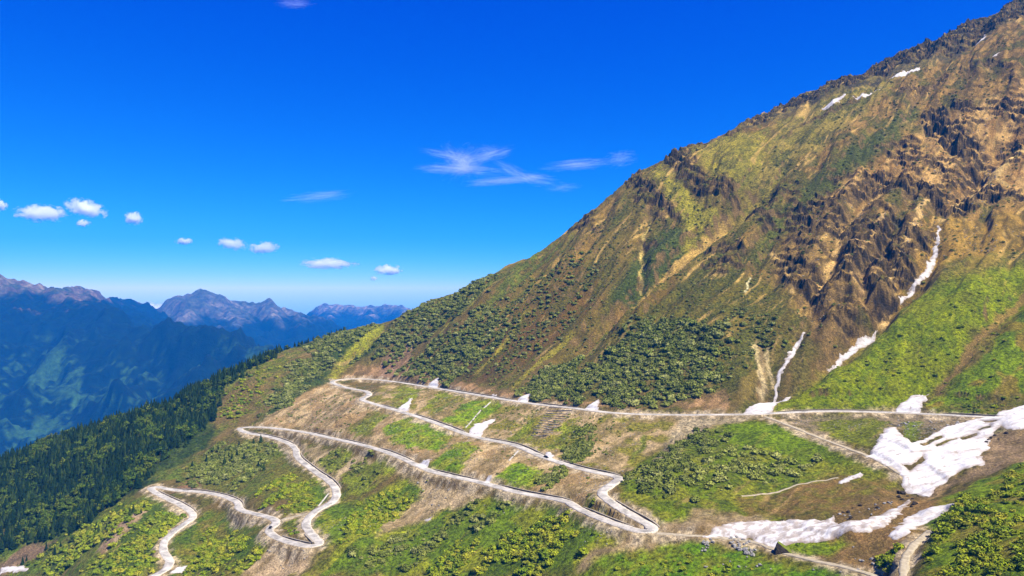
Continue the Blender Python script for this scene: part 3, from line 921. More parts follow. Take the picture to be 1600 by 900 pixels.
def make_mesh(name, verts, faces, mats, smooth_=False, mat_idx=None):
    me = bpy.data.meshes.new(name)
    me.from_pydata([tuple(map(float, v)) for v in verts], [], [tuple(map(int, f)) for f in faces])
    for m in (mats if isinstance(mats, (list, tuple)) else [mats]):
        me.materials.append(m)
    if mat_idx is not None:
        me.polygons.foreach_set('material_index', np.asarray(mat_idx, np.int32))
    if smooth_:
        me.polygons.foreach_set('use_smooth', np.ones(len(me.polygons), bool))
    me.update()
    return me


def obj(name, me, parent=None, loc=(0, 0, 0), rotz=0.0, scale=None):
    o = bpy.data.objects.new(name, me)
    COL.objects.link(o)
    o.parent = parent
    o.location = [float(v) for v in loc]
    o.rotation_euler = (0, 0, float(rotz))
    if scale is not None:
        o.scale = [float(v) for v in (scale if hasattr(scale, '__len__') else (scale,) * 3)]
    return o


def grid_mesh(name, X, Y, Zz, mat, color=None, smooth_=True):
    ny, nx = Zz.shape
    me = bpy.data.meshes.new(name)
    n = nx * ny
    me.vertices.add(n)
    me.vertices.foreach_set('co', np.stack([X, Y, Zz], -1).astype(np.float32).ravel())
    idx = np.arange(n, dtype=np.int32).reshape(ny, nx)
    q = np.stack([idx[:-1, :-1], idx[:-1, 1:], idx[1:, 1:], idx[1:, :-1]], -1).reshape(-1, 4)
    me.loops.add(q.size)
    me.loops.foreach_set('vertex_index', q.ravel())
    me.polygons.add(len(q))
    me.polygons.foreach_set('loop_start', np.arange(0, q.size, 4, dtype=np.int32))
    me.polygons.foreach_set('loop_total', np.full(len(q), 4, np.int32))
    me.polygons.foreach_set('use_smooth', np.full(len(q), smooth_, bool))
    me.materials.append(mat)
    me.update(calc_edges=True)
    if color is not None:
        at_ = me.attributes.new('cover', 'FLOAT_COLOR', 'POINT')
        at_.data.foreach_set('color', np.concatenate([color, sstep(1.15, 1.5, color[..., :1] / (color[..., 1:2] + 1e-6))], -1).astype(np.float32).ravel())
    return me


# ------------------------------------------------------------------ terrain
ter = grid_mesh('terrain', GX, GY, Z, M_GROUND, COVER)
ter.polygons.foreach_set('use_smooth', (np.maximum(rk, crag)[:-1, :-1] < .4).ravel())
tag(obj('terrain', ter), kind='structure')


def H(x, y):
    return sample(Z, x, y)


def ribbon(name, line, hw, mat, lift=0.1, crown=0.06):
    t = np.gradient(line[:, :2], axis=0)
    t /= np.linalg.norm(t, axis=1)[:, None]
    nrm = np.c_[-t[:, 1], t[:, 0]]
    vs, fs = [], []
    prof = [(-1.0, -0.9), (-1.0, 0.0), (-0.45, crown), (0.45, crown), (1.0, 0.0), (1.0, -0.9)]
    jl = 0.55 * fbm(np.arange(len(line)) / 7.0, np.zeros(len(line)), 3, 400, .7)
    jr = 0.55 * fbm(np.arange(len(line)) / 7.0, np.full(len(line), 9.3), 3, 402, .7)
    for k, p in enumerate(line):
        for s, z in prof:
            wv = hw + (jl[k] if s < 0 else jr[k]) * (hw > 1)
            vs.append((p[0] + nrm[k, 0] * s * wv, p[1] + nrm[k, 1] * s * wv, p[2] + lift + z))
    m = len(prof)
    for k in range(len(line) - 1):
        for j in range(m - 1):
            fs.append((k * m + j, k * m + j + 1, (k + 1) * m + j + 1, (k + 1) * m + j))
    me = make_mesh(name, vs, fs, mat, True)
    ea = me.attributes.new('edge', 'FLOAT', 'POINT')
    ea.data.foreach_set('value', np.tile([.9, .6, .12, .12, .6, .9], len(line)).astype(np.float32))
    return me


for line, hw, kind in road_lines:
    if kind == 'road':
        tag(obj('road', ribbon('road', line, hw, M_ROAD, 0.12)), kind='structure')
    else:
        tag(obj('path', ribbon('path', line, hw, M_TRACK, 0.0)), kind='structure')
thin = ground_at(densify([(1158, 778), (1200, 772), (1240, 763), (1280, 755), (1310, 749)], 6, False))
thin3 = np.c_[thin, H(thin[:, 0], thin[:, 1])]
tag(obj('path', ribbon('path', spline(thin3, 2), 0.8, M_TRACK, 0.15)), kind='structure')

# ------------------------------------------------------------------ retaining walls on the uphill side
ROAD = road_lines[0][0]
seg = np.r_[0, np.cumsum(np.linalg.norm(np.diff(ROAD[:, :2], axis=0), axis=1))]


def road_pos(px, py):
    """station on the road nearest to a photo position"""
    u = 800 + F * ROAD[:, 0] / ROAD[:, 1]
    v = 450 - F * ROAD[:, 2] / ROAD[:, 1]
    return int(np.argmin((u - px) ** 2 + (v - py) ** 2))


def wall_strip(line, side, off, h, thick, z0, mat, cope_mat, name, label, cat, group, lean=0.25):
    t = np.gradient(line[:, :2], axis=0)
    t /= np.linalg.norm(t, axis=1)[:, None]
    nrm = np.c_[-t[:, 1], t[:, 0]] * side
    vs, fs = [], []
    hh = 0.52 * h * (1 + 0.18 * fbm(np.arange(len(line)) / 12.0, np.full(len(line), off), 2, 410))
    e = np.minimum(np.arange(len(line)), np.arange(len(line))[::-1])
    hh = hh * (0.45 + 0.55 * np.clip(e / 4.0, 0, 1))
    for k, p in enumerate(line):
        a = p[:2] + nrm[k] * off
        b = p[:2] + nrm[k] * (off + lean)
        c = p[:2] + nrm[k] * (off + lean + thick)
        for q, z in ((a, z0), (b, z0 + hh[k]), (c, z0 + hh[k]), (c, z0 - 0.6)):
            vs.append((q[0], q[1], p[2] + z))
    for k in range(len(line) - 1):
        for j in range(3):
            fs.append((k * 4 + j, k * 4 + j + 1, k * 4 + j + 5, k * 4 + j + 4))
    n = len(line) - 1
    fs += [(0, 1, 2, 3), (n * 4 + 3, n * 4 + 2, n * 4 + 1, n * 4)]
    o = obj(name, make_mesh(name, vs, fs, mat))
    tag(o, label, cat, group)
    vs, fs = [], []
    for k, p in enumerate(line):
        b = p[:2] + nrm[k] * (off + lean - 0.12)
        c = p[:2] + nrm[k] * (off + lean + thick + 0.08)
        for q, z in ((b, 0.01), (b, 0.16), (c, 0.16), (c, 0.01)):
            vs.append((q[0], q[1], p[2] + z0 + hh[k] + z))
    for k in range(len(line) - 1):
        for j in range(4):
            fs.append((k * 4 + j, k * 4 + (j + 1) % 4, (k + 1) * 4 + (j + 1) % 4, (k + 1) * 4 + j))
    fs += [(0, 1, 2, 3), (n * 4 + 3, n * 4 + 2, n * 4 + 1, n * 4)]
    obj('coping', make_mesh('coping', vs, fs, cope_mat), o)
    return o


WALLS = [  # from, to, height, label
    ((1595, 655), (1470, 648), 2.6, 'dark stone wall above the top road, beside the big snow field'),
    ((1385, 644), (1215, 643), 2.0, 'low grey stone wall under the green meadow, along the top road'),
    ((800, 626), (690, 608), 2.2, 'dark wall along the top road between two small snow cones, below dense bushes'),
    ((900, 638), (832, 631), 2.4, 'dark wall along the top road below the large dark bushes'),
    ((662, 603), (610, 596), 2.0, 'short dark wall at the far left end of the top road'),
    ((590, 633), (618, 640), 2.2, 'short dark wall on the middle road left of its first snow cone'),
    ((642, 648), (722, 676), 2.4, 'long dark wall on the middle road between two snow cones'),
    ((752, 685), (846, 712), 2.2, 'dark wall on the middle road below the stone terraces'),
    ((868, 721), (964, 745), 2.4, 'dark wall on the middle road below the bare slope, ending at the sharp bend'),
    ((953, 782), (1024, 827), 2.6, 'curved dark wall on the inside of the ramp at the foot of the green knoll'),
    ((985, 826), (900, 792), 2.2, 'dark wall above the lower road under the small green wedge between bends'),
    ((885, 782), (770, 760), 2.4, 'long dark wall on the lower road below the bright green patch'),
    ((742, 752), (668, 735), 2.3, 'dark wall on the lower road between two snow cones under a green patch'),
    ((640, 720), (588, 702), 2.2, 'dark wall on the lower road left of the white snow cone'),
    ((570, 696), (525, 686), 2.0, 'short dark wall on the lower road below the brown slope'),
    ((512, 683), (480, 676), 2.0, 'shortest dark wall at the left end of the lower road'),
    ((380, 674), (455, 694), 2.0, 'dark wall inside the upper left hairpin bend'),
    ((464, 708), (524, 764), 2.3, 'dark curved wall along the winding descent below the left hairpin'),
    ((486, 832), (434, 836), 2.2, 'dark wall round the inside of the small green island bend'),
    ((376, 792), (262, 766), 1.9, 'brown stone wall along the lowest road above its left hairpin'),
    ((240, 768), (300, 802), 1.9, 'dark wall inside the lowest left hairpin bend'),
]
for a, b, h, label in WALLS:
    i, j = road_pos(*a), road_pos(*b)
    if i > j:
        i, j = j, i
    if j - i < 6:
        continue
    line = ROAD[i:j + 1:2]
    t = np.gradient(line[:, :2], axis=0)
    t /= np.linalg.norm(t, axis=1)[:, None]
    nn = np.c_[-t[:, 1], t[:, 0]]
    zl = sample(Z0, line[:, 0] + nn[:, 0] * 9, line[:, 1] + nn[:, 1] * 9).mean()
    zr = sample(Z0, line[:, 0] - nn[:, 0] * 9, line[:, 1] - nn[:, 1] * 9).mean()
    wall_strip(line, 1 if zl > zr else -1, 3.75, h, 0.7, -0.35, M_STONE, M_COPE, 'retaining_wall', label, 'wall', 'stone walls along the mountain road')

# ------------------------------------------------------------------ snow
SNOW = [
    ('white snow tongue filling the gully down to the top road', [(1156, 646), (1178, 631), (1203, 611), (1209, 598), (1213, 582), (1228, 562), (1256, 525), (1262, 528), (1246, 553), (1228, 574), (1218, 590), (1214, 604), (1240, 600), (1224, 617), (1208, 641), (1190, 648)], 1.5),
    ('slanting snow strip at the foot of the dark ribs above the meadow', [(1288, 565), (1316, 540), (1342, 518), (1374, 501), (1367, 513), (1344, 529), (1310, 553)], 1.2),
    ('narrow upper snow strip high in the rocky gully', [(1402, 464), (1428, 442), (1446, 420), (1460, 388), (1464, 364), (1471, 368), (1467, 402), (1453, 428), (1436, 444), (1410, 468)], 1.2),
    ('snow cone at the end of the brown streak between two meadows', [(1394, 645), (1415, 625), (1438, 610), (1454, 601), (1447, 620), (1436, 647)], 1.0),
    ('large white snow field filling the gully at the right edge', [(1352, 713), (1370, 692), (1384, 671), (1398, 669), (1412, 685), (1428, 693), (1450, 684), (1470, 673), (1500, 662), (1520, 656), (1545, 651), (1575, 640), (1625, 626), (1625, 668), (1585, 678), (1562, 668), (1545, 690), (1548, 706), (1530, 712), (1538, 730), (1505, 738), (1478, 754), (1462, 768), (1452, 780), (1430, 775), (1410, 768), (1410, 748), (1390, 730)], 1.6),
    ('long dirty snow tongue covering the road beside the dark boulder', [(1075, 834), (1110, 826), (1150, 815), (1200, 813), (1250, 812), (1285, 814), (1303, 806), (1308, 822), (1350, 817), (1395, 798), (1425, 782), (1422, 793), (1390, 820), (1345, 838), (1290, 845), (1240, 850), (1205, 856), (1170, 842), (1120, 838)], 1.2),
    ('smaller snow tongue above the dirt track at the right', [(1386, 840), (1400, 822), (1430, 806), (1470, 797), (1494, 792), (1465, 809), (1432, 826), (1402, 845)], 1.0),
    ('thin snow sliver on the brown grass below the gully track', [(1305, 759), (1326, 745), (1347, 737), (1351, 742), (1330, 755), (1316, 760)], 0.9),
    ('small snow cone above the far end of the top road', [(664, 603), (676, 595), (686, 589), (684, 604)], 1.0),
    ('snow cone on the top road left of the dark bushes', [(803, 627), (815, 619), (829, 614), (824, 631)], 1.0),
    ('snow cone on the top road right of the dark bushes', [(903, 638), (922, 632), (936, 624), (934, 641)], 1.0),
    ('first snow cone on the middle road', [(617, 640), (630, 632), (646, 621), (638, 642)], 1.0),
    ('forked snow patch on the middle road', [(726, 680), (742, 663), (752, 661), (776, 654), (760, 668), (752, 683)], 1.0),
    ('small snow cone on the lower road above the grey rubble', [(642, 732), (655, 720), (673, 716), (664, 735)], 0.9),
    ('snow cone on the lower road between two bright green patches', [(743, 756), (756, 748), (768, 741), (765, 760)], 0.9),
    ('round snow heap beside the middle road with a dark car', [(848, 713), (852, 706), (862, 706), (866, 712), (858, 718)], 1.4),
    ('tiny snow patch on the top road between two snow cones', [(764, 622), (768, 616), (776, 616), (778, 623)], 0.9),
    ('longest thin snow strip under the rocky summit crest', [(1282, 182), (1300, 173), (1326, 161), (1324, 167), (1304, 183), (1290, 187)], 0.9),
    ('broken snow strip under the summit crest, right of the longest', [(1326, 171), (1350, 161), (1378, 149), (1374, 155), (1345, 170)], 0.9),
    ('highest row of snow under the summit crest', [(1386, 138), (1412, 129), (1442, 119), (1436, 127), (1402, 140)], 0.9),
    ('snow speck near the summit at the right', [(1523, 78), (1540, 67), (1541, 72), (1528, 81)], 0.9),
    ('snow speck on the brown slope at the right edge', [(1547, 108), (1562, 101), (1560, 107)], 0.9),
    ('grey dirty snow in the stream bed at the bottom left corner', [(0, 890), (22, 886), (48, 888), (40, 896), (0, 900)], 0.9),
    ('sliver of snow beside the lowest road at the bottom edge', [(262, 896), (280, 886), (294, 884), (284, 896)], 0.8),
    ('two tiny snow scraps on the bare slope above the dark thicket', [(662, 816), (676, 809), (674, 816)], 0.7),
]
SNOW_HOLES = [[(1410, 726), (1424, 727), (1444, 713), (1444, 721), (1422, 735)], [(1436, 697), (1470, 684), (1472, 688), (1442, 699)], [(1462, 698), (1494, 687), (1494, 690), (1464, 700)],
              [(1500, 687), (1526, 680), (1526, 684), (1503, 690)], [(1527, 673), (1546, 667), (1548, 670), (1530, 676)], [(1530, 657), (1556, 659), (1556, 662), (1540, 662)]]
holes = [area(h) for h in SNOW_HOLES]
snow_polys = []
for k, (label, poly, th) in enumerate(SNOW):
    A = ground_at(densify(poly, 5))
    snow_polys.append(A)
    lo, hi = A.min(0) - 3, A.max(0) + 3
    st = 0.7 if max(hi - lo) < 150 else 0.9
    xs, ys = np.arange(lo[0], hi[0], st), np.arange(lo[1], hi[1], st)
    x, y = np.meshgrid(xs, ys)
    s = sdist(A, x + 1.7 * fbm(x / 7, y / 7, 4, 500 + k, .6), y + 1.7 * fbm(x / 7 + 30, y / 7, 4, 520 + k, .6))
    if 17 <= k <= 19:
        s = s - 1.2 - 2.6 * fbm(x / 6, y / 6, 3, 560 + k)
    if k == 4:
        for hpoly in holes:
            s = np.minimum(s, -sdist(hpoly, x + .8 * fbm(x / 4, y / 4, 2, 540), y + .8 * fbm(x / 4, y / 4 + 9, 2, 541)))
    s = s - (1.1 if k == 2 else .45 if k == 0 else .5 if k == 1 else 0.2)
    thick = np.where(s > 0, 0.6 * th * (1 - np.exp(-s / 2.2)) + 0.10, 0.10 + s * 0.8)
    thick += sstep(1, 5, s) * (0.35 * fbm(x / 9, y / 9, 3, 530) + 0.12 * fbm(x / 2.5, y / 2.5, 2, 531))
    keep = (s > -1.6)
    zz = H(x, y) + thick
    ny, nx = x.shape
    idx = np.arange(nx * ny).reshape(ny, nx)
    kq = keep[:-1, :-1] & keep[:-1, 1:] & keep[1:, 1:] & keep[1:, :-1]
    q = np.stack([idx[:-1, :-1], idx[:-1, 1:], idx[1:, 1:], idx[1:, :-1]], -1)[kq]
    if len(q) == 0:
        continue
    used, inv = np.unique(q, return_inverse=True)
    vs = np.c_[x.ravel()[used], y.ravel()[used], zz.ravel()[used]]
    c0 = vs.mean(0)
    me = make_mesh('snow_patch', vs - c0, inv.reshape(q.shape), M_SNOW, True)
    dn = fbm(x / 5, y / 5, 4, 550, .6)
    dirt = np.clip(.75 * np.exp(-np.maximum(s, 0) / 1.1) + .6 * sstep(.45, .9, dn + (.62 if k == 5 else 0.0)), 0, .9)
    at_ = me.attributes.new('dirt', 'FLOAT', 'POINT')
    at_.data.foreach_set('value', dirt.ravel()[used].astype(np.float32))
    o = obj('snow_patch', me, loc=c0)
    tag(o, label, 'snow patch', 'old snow patches')

# ------------------------------------------------------------------ stone terraces
tl, tr, br_, bl_ = [(858, 639), (898, 640), (858, 683), (830, 681)]
root = bpy.data.objects.new('terraced_slope', None)
COL.objects.link(root)
tc_ = ground_at([(862, 662)])[0]
root.location = (tc_[0], tc_[1], float(H(*tc_)))
tag(root, 'stack of narrow grey stone terraces on the bare slope below the top road', 'terraces')
for k in range(13):
    t = k / 12
    a = np.array(tl) + (np.array(bl_) - tl) * t
    b = np.array(tr) + (np.array(br_) - tr) * t
    L = ground_at([a + (b - a) * q / 14 for q in range(15)])
    z = smooth(H(L[:, 0], L[:, 1]), 3)
    tt = np.gradient(L, axis=0)
    tt /= np.linalg.norm(tt, axis=1)[:, None]
    nn = np.c_[-tt[:, 1], tt[:, 0]]
    vs, fs = [], []
    for q in range(len(L)):
        for s, dz in ((-0.55, -0.8), (-0.55, 0.38), (0.55, 0.38), (0.55, -0.8)):
            p = L[q] + nn[q] * s
            vs.append((p[0] - root.location.x, p[1] - root.location.y, z[q] + dz + 0.1 * math.sin(q * 2.1 + k) - root.location.z))
    for q in range(len(L) - 1):
        for j in range(4):
            fs.append((q * 4 + j, q * 4 + (j + 1) % 4, q * 4 + 4 + (j + 1) % 4, q * 4 + 4 + j))
    n = len(L) - 1
    fs += [(3, 2, 1, 0), (n * 4, n * 4 + 1, n * 4 + 2, n * 4 + 3)]
    obj('terrace_wall', make_mesh('terrace_wall', vs, fs, M_COPE), root)

# concrete drain chutes running down the cut slopes
for label, pts in [('pale drain chute between the top and middle roads', [(767, 628), (750, 645), (727, 669)]),
                   ('short pale drain chute below the middle road', [(811, 704), (803, 712), (795, 721)]),
                   ('pale drain chute from the small bend to the green island', [(514, 772), (505, 782), (497, 793)])]:
    L = ground_at(densify(pts, 4, False))
    L = np.c_[L, smooth(H(L[:, 0], L[:, 1]), 1)]
    tag(obj('drain_chute', ribbon('drain_chute', L, 0.55, M_CONC, 0.45, -0.15)), label, 'drain', 'concrete drain chutes')


# ------------------------------------------------------------------ boulders
def ico(sub):
    import bmesh
    bm = bmesh.new()
    bmesh.ops.create_icosphere(bm, subdivisions=sub, radius=1)
    v = np.array([q.co[:] for q in bm.verts])
    f = [[q.index for q in p.verts] for p in bm.faces]
    bm.free()
    return v, f


def rock_mesh(name, seed, mats, planes=9, moss=False):
    r = np.random.default_rng(seed)
    v, f = ico(3)
    for _ in range(planes):
        n = r.normal(size=3)
        n /= np.linalg.norm(n)
        d = r.uniform(0.55, 0.85)
        e = v @ n - d
        v = np.where((e > 0)[:, None], v - n * e[:, None], v)
    v = v * (1 + 0.05 * r.normal(size=(len(v), 1)))
    v *= [1.0, r.uniform(.75, 1), r.uniform(.6, .8)]
    mi = None
    if moss:
        fa = np.array(f)
        n = np.cross(v[fa[:, 1]] - v[fa[:, 0]], v[fa[:, 2]] - v[fa[:, 0]])
        n /= np.linalg.norm(n, axis=1)[:, None] + 1e-9
        mi = (n[:, 2] > 0.55).astype(int)
    return make_mesh(name, v, f, mats, False, mi)


# the big one by the snow: a tilted block, dark broken faces and a mossy top
g = ground_at([(1222, 864)])[0]
hb = np.array([(-4.4, -2.4, -1.5), (3.8, -3.0, -1.5), (4.9, 2.6, -1.5), (-3.6, 3.0, -1.5), (-3.4, -1.7, 1.6), (-2.2, .4, 4.8), (4.2, -2.5, -.1), (5.0, 2.3, .9), (-.8, 2.9, 4.6)])
hf = [(0, 1, 6, 5, 4), (1, 2, 7, 6), (5, 6, 7, 8), (2, 3, 8, 7), (3, 0, 4, 5, 8), (3, 2, 1, 0)]
me = make_mesh('boulder', hb, hf, [M_DROCK, M_MOSS], False, [0, 0, 1, 0, 0, 0])
import bmesh
bm = bmesh.new()
bm.from_mesh(me)
bmesh.ops.triangulate(bm, faces=bm.faces[:])
bmesh.ops.subdivide_edges(bm, edges=bm.edges[:], cuts=4, use_grid_fill=True)
for v in bm.verts:
    n = fbm(np.array([v.co.x * .9 + v.co.z * .6]), np.array([v.co.y * .9 - v.co.z * .5]), 3, 600)[0]
    v.co += Vector((n * .35, -n * .35, n * .25))
bm.to_mesh(me)
bm.free()
tag(obj('boulder', me, loc=(g[0], g[1], float(H(*g)) + 0.1)), 'biggest boulder, black faced with a mossy sloping top, by the snow', 'boulder')
ROCKS = [rock_mesh('rock', 30 + k, M_ROCK) for k in range(4)]
DROCKS = [rock_mesh('rock', 40 + k, M_DROCK) for k in range(3)]
CLUSTERS = [
    ('pale grey rock in the heap just below the snow-covered road', 'grey rocks below the snow-covered road', [(1135, 842), (1150, 832), (1158, 840), (1180, 850), (1180, 868), (1165, 872), (1150, 860)], 34, (0.7, 2.1), ROCKS),
    ('brown grey rock in the small slide left of the pale rock heap', 'rocks of the small slide', [(1092, 850), (1100, 842), (1118, 842), (1108, 856), (1098, 866)], 16, (0.6, 1.5), ROCKS),
    ('dark rock at the lower tip of the big snow field', 'dark rocks at the snow tip', [(1395, 778), (1408, 768), (1440, 776), (1448, 790), (1425, 800), (1410, 790)], 10, (0.8, 2.2), DROCKS),
    ('rock on the stony bank above the snow tongue', 'rocks on the stony bank', [(1310, 805), (1340, 790), (1390, 778), (1395, 792), (1350, 812), (1318, 818)], 26, (0.5, 1.4), ROCKS + DROCKS),
    ('stone in the rubble between the top road and the snow field', 'stones above the snow field', [(1400, 655), (1500, 660), (1490, 678), (1440, 690), (1400, 668)], 30, (0.5, 1.3), ROCKS),
    ('small stone scattered in the grass along the bottom edge', 'stones in the bottom grass', [(1100, 885), (1150, 875), (1330, 890), (1330, 900), (1100, 900)], 12, (0.5, 1.2), ROCKS),
    ('stone on the brown hollow between the two lower snow tongues', 'stones in the brown hollow', [(1330, 850), (1400, 850), (1380, 890), (1340, 890)], 14, (0.5, 1.2), ROCKS),
    ('stone lying on the rubble below the snow cone of the lower road', 'stones on the lower rubble', [(650, 750), (740, 766), (690, 800), (640, 810)], 14, (0.5, 1.2), ROCKS),
    ('stone at the foot of the slope below the leftmost hairpin of the lower road', 'stones below the lower road', [(420, 855), (500, 858), (470, 890), (410, 890)], 12, (0.5, 1.1), ROCKS),
    ('dark rock lodged in the big snow field', 'dark rocks in the snow field', [(1540, 690), (1565, 672), (1580, 676), (1560, 690), (1530, 708)], 9, (0.7, 1.7), DROCKS),
]


def inside(poly, n, r):
    lo, hi = poly.min(0), poly.max(0)
    out = []
    for _ in range(60):
        q = lo + (hi - lo) * r.random((max(4 * n, 64), 2))
        q = q[sdist(poly, q[:, 0], q[:, 1]) > 0]
        out.append(q)
        if sum(map(len, out)) >= n:
            break
    return np.vstack(out)[:n]


for label, group, poly, n, (s0, s1), protos in CLUSTERS:
    for k, q in enumerate(inside(area(poly), n, rng)):
        s = s0 + (s1 - s0) * rng.random() ** 2
        o = obj('rock', protos[k % len(protos)], loc=(q[0], q[1], float(H(*q)) + 0.2 * s), rotz=rng.random() * 6.28, scale=(s, s, s))
        tag(o, label, 'rock', group)


# ------------------------------------------------------------------ cars
def box(vs, fs, x0, x1, y0, y1, z0, z1, taper=0.0):
    b = len(vs)
    vs += [(x0, y0, z0), (x1, y0, z0), (x1, y1, z0), (x0, y1, z0), (x0 + taper, y0 + taper * 1.8, z1), (x1 - taper, y0 + taper * 1.8, z1), (x1 - taper, y1 - taper * 1.8, z1), (x0 + taper, y1 - taper * 1.8, z1)]
    fs += [tuple(b + i for i in f) for f in ((3, 2, 1, 0), (4, 5, 6, 7), (0, 1, 5, 4), (1, 2, 6, 5), (2, 3, 7, 6), (3, 0, 4, 7))]


M_PAINT = flat_mat('dark_car_paint', (62, 64, 70), (54, 56, 62), 0.3, 0, 0.35)
M_GLASS = flat_mat('car_glass', (30, 34, 40), (26, 30, 36), 0.3, 0, 0.12)
M_TYRE = flat_mat('tyre_rubber', (34, 33, 32), (26, 26, 26), 3.0, 0)


def car(px, py, label):
    k = road_pos(px, py)
    p = ROAD[k]
    d = ROAD[k + 3] - ROAD[k - 3]
    e = bpy.data.objects.new('car', None)
    COL.objects.link(e)
    e.location = (p[0], p[1], p[2] + 0.20)
    e.rotation_euler = (0, 0, math.atan2(-d[0], d[1]))
    tag(e, label, 'car', 'cars on the mountain road')
    vs, fs = [], []
    box(vs, fs, -.88, .88, -2.2, 2.2, .30, .86, .05)
    b = obj('body', make_mesh('body', vs, fs, M_PAINT), e)
    mod = b.modifiers.new('bevel', 'BEVEL')
    mod.width = .12
    mod.segments = 2
    vs, fs = [], []
    box(vs, fs, -.78, .78, -1.7, 1.0, .86, 1.40, .2)
    obj('window', make_mesh('window', vs, fs, M_GLASS), e)
    vs, fs = [], []
    box(vs, fs, -.6, .6, -1.4, .65, 1.40, 1.48, .04)
    obj('roof', make_mesh('roof', vs, fs, M_PAINT), e)
    for sx in (-1, 1):
        for sy in (-1.35, 1.35):
            a = np.arange(14) / 14 * 2 * math.pi
            vs = [(sx * .9 - .11, sy + .33 * math.cos(t), .33 + .33 * math.sin(t)) for t in a] + [(sx * .9 + .11, sy + .33 * math.cos(t), .33 + .33 * math.sin(t)) for t in a]
            fs = [(i, (i + 1) % 14, 14 + (i + 1) % 14, 14 + i) for i in range(14)] + [tuple(range(13, -1, -1)), tuple(range(14, 28))]
            obj('wheel', make_mesh('wheel', vs, fs, M_TYRE), e)


car(424, 826, 'small dark car on the road where it bends round the green island')
car(853, 715, 'small dark car on the middle road beside the round snow heap')


# ------------------------------------------------------------------ plants
def shrub_mesh(name, seed, mat, n=150, flat_=0.72, flower=None):
    r = np.random.default_rng(seed)
    lob = r.normal(size=(7, 3))
    lob[:, 2] = np.abs(lob[:, 2])
    lob /= np.linalg.norm(lob, axis=1)[:, None]
    amp = r.uniform(.15, .4, 7)

    def rad(d):
        return 0.72 + sum(a * np.exp(-((1 - d @ l) / .22)) for a, l in zip(amp, lob))
    v, f = ico(2)
    vs = v * (rad(v) * .66)[:, None] * (1 + .12 * r.normal(size=(len(v), 1)))
    vs[:, 2] = np.maximum(vs[:, 2], -.12)
    vs = [tuple(q) for q in vs * [1, 1, flat_]]
    fs = [tuple(q) for q in f]
    mi = [0] * len(fs)
    d = r.normal(size=(n, 3))
    d[:, 2] = np.abs(d[:, 2]) * .9 + .02
    d /= np.linalg.norm(d, axis=1)[:, None]
    rr = rad(d) * r.uniform(.55, 1.15, n)
    for k in range(n):
        c = d[k] * rr[k] * [1, 1, flat_]
        nn = d[k] + r.normal(size=3) * .55
        nn /= np.linalg.norm(nn)
        a = np.cross(nn, r.normal(size=3))
        a /= np.linalg.norm(a) + 1e-9
        b = np.cross(nn, a)
        s = r.uniform(.10, .26)
        i = len(vs)
        for (p, q) in ((-1, -.6), (1, -.6), (1.1, .7), (-.9, .7)):
            vs.append(tuple(c + a * p * s + b * q * s + nn * .05 * (p * q)))
        fs.append((i, i + 1, i + 2, i + 3))
        mi.append(1 if flower is not None and d[k, 2] > .35 and r.random() < .4 else 0)
    return make_mesh(name, vs, fs, [mat] + ([flower] if flower else []), False, mi)


def fir_meshes(seed, tiers=10, wide=0.2):
    r = np.random.default_rng(seed)
    vs, fs = [], []
    for t in range(tiers):
        q = t / (tiers - 1)
        z = .1 + .82 * q
        R0 = wide * (1 - q) ** .8 * r.uniform(.85, 1.15) + .015
        n = 10 if t < 6 else 7
        ph = r.random() * 6.28
        for k in range(n):
            a = ph + 2 * math.pi * k / n + r.normal() * .12
            L = R0 * r.uniform(.7, 1.15)
            wdt = .42 * L * r.uniform(.8, 1.2) + .008
            dx, dy = math.cos(a), math.sin(a)
            i = len(vs)
            vs += [(0, 0, z + .075), (dx * L * .6 - dy * wdt, dy * L * .6 + dx * wdt, z - .01), (dx * L, dy * L, z - .05 - .04 * r.random()), (dx * L * .6 + dy * wdt, dy * L * .6 - dx * wdt, z - .01), (dx * L * .45, dy * L * .45, z + .05)]
            fs += [(i, i + 1, i + 4), (i + 1, i + 2, i + 4), (i + 2, i + 3, i + 4), (i + 3, i, i + 4)]
    i = len(vs)
    vs += [(-.012, 0, .86), (.012, .01, .86), (0, -.012, .86), (0, 0, 1.0)]
    fs += [(i, i + 1, i + 3), (i + 1, i + 2, i + 3), (i + 2, i, i + 3)]
    crown = make_mesh('crown', vs, fs, M_FIR)
    a = np.arange(6) / 6 * 2 * math.pi
    tv = [(.018 * math.cos(t), .018 * math.sin(t), -.06) for t in a] + [(.006 * math.cos(t), .006 * math.sin(t), .8) for t in a]
    tf = [(k, (k + 1) % 6, 6 + (k + 1) % 6, 6 + k) for k in range(6)]
    return crown, make_mesh('trunk', tv, tf, M_TRUNK)


